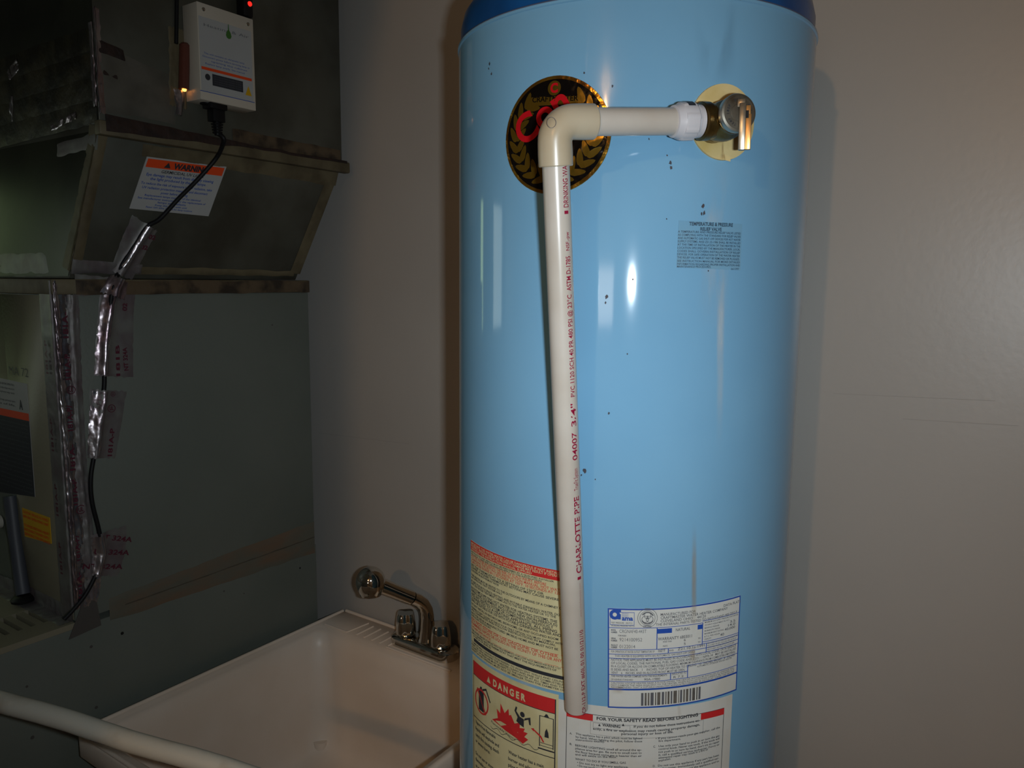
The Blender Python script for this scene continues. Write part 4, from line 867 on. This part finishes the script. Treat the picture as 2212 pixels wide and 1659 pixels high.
ribbon('base_tape', front, [(-1.435, 1.050), (-1.60, 1.052), (-1.76, 1.045)], (.018, .018), (.012, .012), fu, 'foil_flat', 0, seed=8, jit=.002, nx=10)
shelf = Plane((0, 0, 1.041), (1, 0, 0), (0, 1, 0), (0, 0, 1))
ribbon('base_tape', shelf, [(-1.74, .652), (-1.60, .650), (-1.44, .650)], (.018, .012), (.022, .010), fu, 'foil_flat', 0, seed=9, jit=.0015, nx=10)
mb = MB(); patch(mb, side, [(.6805, 1.083), (.702, 1.067), (.7075, 1.0195), (.648, 1.0136)], 6, 6, .0016); obj('grey_patch', mb, 'grey_tape', fu, False, label='dark grey cloth tape patch')
ribbon('joint_tape', side, [(.70, 1.664), (.78, 1.660), (.842, 1.648)], (.028, .010), (.012, .008), fu, 'foil_flat', 0, seed=10, jit=.0014, nx=10)
# red print on the tapes
mb = MB()
def tprint(s, x0, y0, x1, y1, h, off=.0026): mb = MB(); a, b = U(x0, y0), U(x1, y1); text_uv(mb, side, s, a, b, h, 0, off, .03); obj('tape_print', mb, 'tape_ink', fu, False)
for (x, y, r) in ((239, 882, .0075), (242, 851, .0045), (173, 1100, .0085), (152, 842, .0075), (198, 895, .0)):
    if r: mb = MB(); u, v = U(x, y); ring_uv(mb, side, u, v, r, r*.82, 0, .0034, 24, sy=1.0); text_uv(mb, side, 'UL', (u-r*.5, v-r*.4), (u+r*.5, v-r*.4), r*.9, 0, .0034, .03); obj('tape_mark', mb, 'tape_ink', fu, False)
tprint('NT 324A', 276, 800, 272, 750, .008); tprint('181A-P', 240, 985, 246, 925, .008); tprint('02', 272, 672, 273, 655, .008); tprint('181B', 258, 812, 256, 745, .007)
tprint('NT 324A', 205, 1163, 282, 1170, .009, .004); tprint('UL 324A', 200, 1196, 276, 1198, .009, .004); tprint('NT 324A', 175, 1228, 262, 1228, .009, .004)
for i, y in enumerate((700, 790, 900, 985, 1060, 1180, 1260)): tprint('181A-P/B-FX'[:5+i % 3], 146+i*5, y+30, 143+i*5, y-26, .0085, .0036)
for i, z in enumerate((1.50, 1.36, 1.24, 1.13)): mb = MB(); text_uv(mb, front, '181A-P', (-1.452, z), (-1.452, z+.06), .008, 0, .005, .03); obj('tape_print', mb, 'tape_ink', fu, False)

# ================================================================ PLENUM (duct above the furnace)
pn = thing('supply_duct', 'dark galvanised duct above the furnace, flaring over a sloped section', 'duct', (-1.7, .95, 1.667))
DX0, DX1, DY0, DY1 = -2.10, -1.35, .719, 1.267
mb = MB(); mb.box(DX0, DX1, DY0, DY1, 1.918, ZC-.001); obj('upper_duct', mb, 'galv', pn, True, .0015)
mb = MB(); q = [(DX0+.05, .698, 1.668), (-1.443, .698, 1.668), (-1.443, 1.203, 1.668), (DX0+.05, 1.203, 1.668), (DX0, DY0, 1.930), (DX1, DY0, 1.930), (DX1, DY1, 1.930), (DX0, DY1, 1.930)]
mb.hexa(q); obj('sloped_section', mb, 'galv', pn, True, .0015)
# duct front faces: shade put into a darker copy of the metal
mb = MB(); patch(mb, dfront, rect(DX0+.002, DX1-.002, 1.935, ZC-.002), 2, 2, .0012); obj('front_shade_sheet', mb, 'galv_shaded', pn, False)
# seams, mastic and tape on the duct
dd = Plane((-1.349, 0, 0), (0, 1, 0), (0, 0, 1), (1, 0, 0))
mb = MB(); mb.obox((-1.3475, (DY0+DY1)/2+.004, 1.921), (.009, 0, 0), (0, (DY1-DY0)/2+.010, 0), (0, 0, .012)); obj('crease_flange', mb, 'mastic_pale', pn, True, .003)
lumpy(Plane((-1.3385, 0, 0), (0, 1, 0), (0, 0, 1), (1, 0, 0)), [(.724, 1.944), (1.02, 1.934), (1.02, 1.927), (.724, 1.914)], 'rust', 'crease_mastic', pn, 70, 4, .002, .001, 60, 2)
lumpy(Plane((-1.3385, 0, 0), (0, 1, 0), (0, 0, 1), (1, 0, 0)), [(1.0, 1.934), (1.272, 1.934), (1.272, 1.928), (1.0, 1.928)], 'rust', 'crease_mastic', pn, 60, 4, .0012, .0006, 60, 4)
lumpy(dd, [(.98, 1.962), (1.262, 1.958), (1.262, 1.934), (.98, 1.934)], 'mastic', 'crease_tape', pn, 50, 5, .001, .001, 40, 5)
lumpy(slope, [(.80, .245), (1.262, .262), (1.262, .218), (.80, .224)], 'mastic_pale', 'slope_tape', pn, 60, 5, .001, .001, 40, 6)
# pale tapes along both sloping edges and the bottom edge
def sl(x, y): return slope.uv(x, y)
lumpy(slope, [(1.232, .235), (1.262, .240), (1.212, .008), (1.182, .008)], 'mastic_pale', 'edge_strip', pn, 8, 40, .0008, .0010, 40, 7)
lumpy(slope, [(.7185, .250), (.736, .250), (.716, .01), (.6985, .01)], 'mastic_pale', 'edge_strip', pn, 6, 40, .0008, .0010, 40, 8)
lumpy(slope, [(.80, .018), (1.195, .014), (1.195, .002), (.80, .002)], 'mastic_pale', 'bottom_strip', pn, 50, 3, .0006, .0010, 40, 9)
lumpy(slope, [(.70, .030), (.83, .022), (.83, .002), (.70, .002)], 'foil_flat', 'bottom_tape', pn, 50, 5, .0022, .0012, 90, 10)
sfn = Vector((0, -.262, -.021)).normalized()
sfront = Plane((0, .698, 1.668), (1, 0, 0), Vector((0, .021, .262)).normalized(), (0, -.9968, .0799))
ribbon('corner_tape', sfront, [(-1.352, .255), (-1.372, .19), (-1.442, .012)], (.030, .030), (.0, .0), pn, 'mastic_pale', 0, seed=11, jit=.001, nx=8, off=.0014)
mb = MB(); patch(mb, sfront, [(-2.09, .250), (-1.356, .250), (-1.446, .004), (-2.05, .004)], 4, 4, .0008); obj('front_shade_sheet', mb, 'galv_shaded_front', pn, False)  # sloped front face, shade painted as darker metal
lumpy(sfront, [(-1.50, .243), (-1.352, .250), (-1.354, .218), (-1.50, .212)], 'foil_flat', 'joint_tape', pn, 30, 5, .0008, .001, 40, 12)
lumpy(sfront, [(-1.80, .052), (-1.53, .050), (-1.50, .004), (-1.80, .004)], 'foil_flat', 'joint_tape', pn, 40, 5, .001, .0012, 40, 13)
df2 = Plane((0, .7175, 0), (1, 0, 0), (0, 0, 1), (0, -1, 0))
for k, (za, zb, m) in enumerate(((2.085, 2.047, 'wrap'), (2.045, 2.006, 'wrap'), (2.004, 1.968, 'wrap'), (1.966, 1.930, 'wrap'))):
    lumpy(df2, [(-1.80, za-.004), (-1.353, za), (-1.353, zb), (-1.80, zb-.012)], m, 'wrap_tape', pn, 60, 4, .0007, .0004, 50, 14+k)
ribbon('glint_foil', df2, [(-1.62, 2.062), (-1.66, 2.050)], (.012, .010), (.010, .012), pn, 'foil', 0, seed=41, jit=.003, nx=10)  # foil bits added to catch the window light as glints
ribbon('glint_foil', df2, [(-1.655, 2.01), (-1.665, 1.965)], (.008, .006), (.006, .006), pn, 'foil', 0, seed=42, jit=.003, nx=10)
ribbon('corner_foil', duct, [(.7195, 2.115), (.7195, 2.03), (.7195, 1.945)], (.0003, .0003), (.010, .012), pn, 'foil', .003, seed=18, jit=.0022, nx=8)
ribbon('corner_foil', df2, [(-1.3505, 2.09), (-1.3505, 2.02), (-1.3505, 1.955)], (.012, .012), (.0004, .0004), pn, 'foil', .0025, seed=19, jit=.0022, nx=8)
ribbon('corner_foil', df2, [(-1.42, 1.948), (-1.46, 1.944), (-1.51, 1.936)], (.008, .006), (.006, .006), pn, 'foil', 0, seed=20, jit=.0024, nx=8)
lumpy(duct, [(.722, 2.068), (.768, 2.056), (.772, 2.038), (.722, 2.044)], 'rust', 'dark_blot', pn, 24, 6, .001, .001, 80, 21)
lumpy(duct, [(.728, 2.022), (.757, 2.014), (.757, 2.005), (.728, 2.009)], 'rust', 'dark_blot', pn, 16, 4, .001, .001, 80, 22)
lumpy(duct, [(.722, 2.058), (.86, 2.034), (.86, 1.950), (.722, 1.950)], 'galv_patch', 'corner_patch', pn, 30, 14, .0007, .0006, 30, 23)
ribbon('cable_tape', slope, [sl(322, 488), sl(300, 520), sl(275, 560), sl(256, 592)], (.040, .018), (.020, .030), pn, 'foil_flat', .0096, seed=24, jit=.0012)
ribbon('ridge_highlight', slope, [sl(318, 489), sl(298, 520), sl(274, 560), sl(262, 574)], (.0070, .0060), (.0070, .0060), pn, 'foil', .0098, seed=25, jit=.0010, off=.0016)  # brighter strip painted in as the highlight along the covered cord
for (x, y) in ((325, 510), (308, 532)): mb = MB(); u, v = sl(x, y); text_uv(mb, slope, '02', (u-.006, v-.004), (u+.008, v-.006), .008, 0, .0036, .04); obj('tape_print', mb, 'tape_ink', pn, False)
# warning sticker on the slope
ws = [sl(317, 338), sl(489, 360), sl(450, 467), sl(279, 450)]
mb = MB(); patch(mb, slope, ws, 4, 4, .0007)
wsx = obj('warning_sticker', mb, 'box_label', pn, False, label='white warning sticker with an orange band, crossed by the black cord')
class Quad:
    def __init__(s, c, S_): s.c = [Vector(q) for q in c]; s.S = S_
    def pt(s, a, v, off=0): b = -v; c = s.c; q = (c[0]*(1-a)+c[1]*a)*(1-b)+(c[3]*(1-a)+c[2]*a)*b; return s.S.pt(q.x, q.y, off)
Q = Quad(ws, slope); mb = MB(); patch(mb, Q, rect(.02, .98, -.19, -.03), 2, 1, .0010, 0, False)
text_uv(mb, Q, 'WARNING', (.34, -.165), (.78, -.165), .10, 1, .0013, .05); poly_uv(mb, Q, [(.23, -.165), (.31, -.165), (.27, -.06)], 1, .0012)
for (s, a, b, v, h, mi) in (('GERMICIDAL UV LIGHT', .22, .76, .27, .055, 1), ('Eye damage may result from directly viewing', .06, .90, .345, .05, 2), ('the light produced by the UV lamps.', .12, .82, .42, .05, 2), ('To reduce the risk of exposure to UV radiation, take', .03, .92, .51, .045, 2), ('UV radiation protection measures and disconnect', .06, .88, .59, .045, 2), ('power before opening.', .30, .64, .665, .045, 2),
                   ('Replacement lamps must be of the identical', .12, .82, .73, .035, 2), ('See manufacturer instructions for the replacement of', .05, .90, .79, .035, 2), ('lamps and ballasts.', .30, .66, .845, .035, 2), ('Keep this label with unit', .28, .68, .90, .03, 2), ('Rated 120V 60Hz. Suitable for damp locations', .18, .76, .95, .03, 2)):
    text_uv(mb, Q, s, (a, -v), (b, -v), h, mi, .0012, .015)
obj('printing', mb, ['orange', 'black_ink', 'blue_ink'], wsx, False)
# loose wire and amber sleeve held by tape at the left of the lamp box
mb = MB(); u, v = duct.uv(378, 95); u2, v2 = duct.uv(380, -60); mb.tube([duct.pt(u2, v2, .004), duct.pt(u, v, .004)], .0035, 12); obj('wire', mb, 'black_rubber', pn)
ua, va = duct.uv(392, 95); ub, vb = duct.uv(390, 195); mb = MB(); mb.tube([duct.pt(ua, va, .010), duct.pt(ua, va-.004, .010), duct.pt(ub, vb, .010)], [.006, .0095, .0095], 18); obj('sleeve', mb, 'amber', pn, label='reddish brown tube beside the lamp box')
gp = duct.pt(ub, vb-.004, .012); obj('added_glow', MB().lathe(gp, (0, 0, 1), [(.0001, 0), (.003, .001), (.0042, .004), (.003, .007), (.0001, .008)], 14), 'added_amber_glow', pn, label='small amber glow added to tint the box side')  # added glow that warms the box side, not an actual lamp
ribbon('sleeve_tape', duct, [duct.uv(383, 62), duct.uv(386, 130), duct.uv(386, 232)], (.018, .020), (.014, .016), pn, 'mastic_pale', 0, seed=26, jit=.001)
ribbon('sleeve_foil', duct, [duct.uv(387, 196), duct.uv(387, 228), duct.uv(384, 250)], (.013, .004), (.014, .004), pn, 'foil', .008, seed=27, jit=.0015)

# ================================================================ UV LAMP BOX
BT = .046
bxp = Plane((DX1+BT, 0, 0), (0, 1, 0), (0, 0, 1), (1, 0, 0))
y0, y1 = .8830, 1.0030; z1_, z0_ = 2.162, 1.993
lb = thing('lamp_control_box', 'small white metal box on the duct with a label and a black plug below', 'box', (DX1, (y0+y1)/2, z0_))
obj('case', MB().box(DX1+.001, DX1+BT, y0, y1, z0_, z1_), 'box', lb, True, .0015)
mb = MB(); patch(mb, bxp, rect(y0+.002, y1-.006, z0_+.016, z1_-.024), 2, 2, .0005); lbl = obj('box_label', mb, 'box_label', lb, False)
class Loc:
    def pt(s, a, v, off=0): return bxp.pt(y0+a*(y1-y0), z1_+v*(z1_-z0_), off)
LB = Loc(); mb = MB()
text_uv(mb, LB, 'Heating & Air', (.10, -.235), (.90, -.225), .03, 5, .0008, -.01)
poly_uv(mb, LB, [(.48, -.26), (.495, -.285), (.53, -.295), (.565, -.285), (.58, -.26), (.565, -.225), (.54, -.20), (.535, -.14), (.525, -.14), (.52, -.20), (.495, -.225)], 2, .0010)
obj('logo', mb, ['orange', 'black_ink', 'green_ink', 'blue_ink', 'yellow', 'grey_ink'], lbl, False); mb = MB()
for (s, a, b, v) in (('This unit contains an ultraviolet lamp', .08, .80, .52), ('Disconnect power before servicing lamp or', .06, .90, .555), ('opening the cabinet', .2, .85, .59), ('Replace lamp yearly. See manual', .1, .8, .625)): text_uv(mb, LB, s, (a, -v), (b, -v), .018, 3, .0008, 0)
patch(mb, LB, rect(.03, .93, -.685, -.655), 2, 1, .0008, 0, False); patch(mb, LB, rect(.21, .76, -.83, -.71), 2, 1, .0008, 1, False)
for i in range(4): text_uv(mb, LB, 'UV-C RADIATION HAZARD TO EYES', (.24, -(.74+i*.024)), (.73, -(.74+i*.024)), .012, 5, .0011, 0)
ring_uv(mb, LB, .13, -.755, .045, .0001, 1, .0009, 16, sy=.75); poly_uv(mb, LB, [(.80, -.85), (.92, -.85), (.86, -.745)], 4, .0009)
patch(mb, LB, rect(-.01, .97, -.915, -.908), 2, 1, .0009, 3, False)
obj('printing', mb, ['orange', 'black_ink', 'green_ink', 'blue_ink', 'yellow', 'grey_ink'], lbl, False)
for yy, zz in ((y0+.013, z1_-.011), (y1-.012, z1_-.012)): obj('screw', MB().lathe((DX1+BT, yy, zz), (1, 0, 0), [(.0036, 0), (.0034, .0012), (.002, .0022), (.0001, .0025)], 14), 'chrome', lb)
obj('knockout', MB().lathe((DX1+.024, y0+.028, z0_), (0, 0, -1), [(.013, 0), (.013, .002), (.010, .003)], 24), 'black_rubber', lb)
# plug and cord
PX = DX1+.030
pc = at_depth(470, 243, 1); 
plug = MB(); py_ = .9215
plug.obox((PX, py_+.002, z0_-.005), (.012, 0, 0), (0, .018, 0), (0, 0, .005)); plug.obox((PX, py_+.004, z0_-.020), (.009, 0, 0), (0, .0125, 0), (0, 0, .012))
for k in range(4): plug.obox((PX, py_+.005, z0_-.036-k*.005), (.0065, 0, 0), (0, .0085-.0008*k, 0), (0, 0, .0017))
plug.tube([(PX, py_+.004, z0_-.03), (PX, py_+.005, z0_-.056)], [.0062, .0048], 14)
pg = obj('plug', plug, 'black_rubber', lb, True, .0006)
def on(S_, x, y, off): Pn = Plane(S_.o+S_.n*off, S_.a, S_.b, S_.n); return Pn.pt(*Pn.uv(x, y))
ctrl = [Vector((PX, py_+.005, z0_-.052)), on(slope, 484, 300, .036), on(slope, 478, 322, .026), on(slope, 464, 346, .014), on(slope, 425, 390, .0065), on(slope, 385, 430, .0055), on(slope, 345, 473, .0050), on(slope, 318, 490, .0045), on(slope, 290, 532, .0045), on(slope, 265, 570, .0045), on(slope, 254, 592, .0045),
        on(side, 247, 615, .0095), on(side, 241, 640, .0085), on(side, 234, 700, .0045), on(side, 226, 790, .0045), on(side, 225, 835, .0050), on(side, 217, 900, .0045), on(side, 203, 985, .0045), on(side, 196, 1035, .0055), on(side, 199, 1085, .0055), on(side, 214, 1148, .0050), on(side, 219, 1195, .0045), on(side, 208, 1238, .0050), on(side, 186, 1282, .0055), on(side, 160, 1315, .0065), on(side, 138, 1338, .0065)]
def spline(P, n=6):
    out = []
    for i in range(len(P)-1):
        p0, p1, p2, p3 = P[max(i-1, 0)], P[i], P[i+1], P[min(i+2, len(P)-1)]
        for k in range(n):
            t = k/n; out.append(.5*((2*p1)+(-p0+p2)*t+(2*p0-5*p1+4*p2-p3)*t*t+(-p0+3*p1-3*p2+p3)*t**3))
    return out+[P[-1]]
obj('cord', MB().tube(spline(ctrl), .0040, 14), 'black_rubber', lb)
# black sensor with a red light above the box
uL, vL = duct.uv(520, 15)
rs = thing('indicator_light', 'black fitting with a glowing red light above the white box', 'indicator', duct.pt(uL, vL, 0))
mb = MB(); mb.obox(duct.pt(uL, vL, .012), (.012, 0, 0), (0, .011, 0), (0, 0, .022)); obj('housing', mb, 'black_rubber', rs, True, .003)
obj('red_lens', MB().lathe(duct.pt(uL+.003, vL+.002, .024), (1, 0, 0), [(.0048, 0), (.0044, .0016), (.0001, .0024)], 16), 'red_led', rs)

# ================================================================ CONDENSATE PIPE IN THE FOREGROUND
cp = thing('condensate_pipe', 'stained grey white plastic pipe crossing low in front of the sink', 'pipe', (-.70, .594, 0))
pA, pB = at_depth(0, 1514, 1.06), at_depth(540, 1678, .985); dC = (pB-pA).normalized()
pL = pA-dC*.62; pRr = pB+dC*.10
mb = MB(); seg = [pL+(pRr-pL)*(k/24) for k in range(25)]
seg = [p+Vector((0, 0, .0016*math.sin(k*1.3))) for k, p in enumerate(seg)]
obj('sloping_run', mb.tube(seg, .01335, 28), 'pvc_old', cp)
ePt = pRr; obj('elbow', MB().tube([ePt-dC*.03, ePt-dC*.012, ePt+dC*.004+Vector((0, 0, -.004)), ePt+dC*.008+Vector((0, 0, -.02)), ePt+dC*.008+Vector((0, 0, -.045))], .0165, 20), 'pvc_old', cp)
obj('down_leg', MB().tube([ePt+dC*.008+Vector((0, 0, -.03)), Vector((ePt.x+dC.x*.008, ePt.y+dC.y*.008, 0))], .01335, 20), 'pvc_old', cp)
tip = Vector((pL.x, CY0-.001, pL.z)); obj('inlet_leg', MB().tube([pL+Vector((0, -.01, 0)), tip], .01335, 20), 'pvc_old', cp)
obj('inlet_elbow', MB().tube([pL+dC*.03, pL+dC*.010, pL+Vector((0, .010, 0)), pL+Vector((0, .032, 0))], .0165, 20), 'pvc_old', cp)
rodC = Rod(pA, pB, .01335, (pA+pB)/2+Vector((.35, -.55, -.62))); mb = MB()
for (s, a, b) in (('PVC 1120 SCH 40 PR 480 PSI', .015, .13), ('ASTM D-1785', .15, .21), ('NSF-pw DRINKING WATER', .225, .33)):
    text_uv(mb, rodC, s, (a, -.0022), (b, -.0022), .0045, 0, .0004, .03)
obj('pipe_print', mb, 'tape_ink', cp, False)
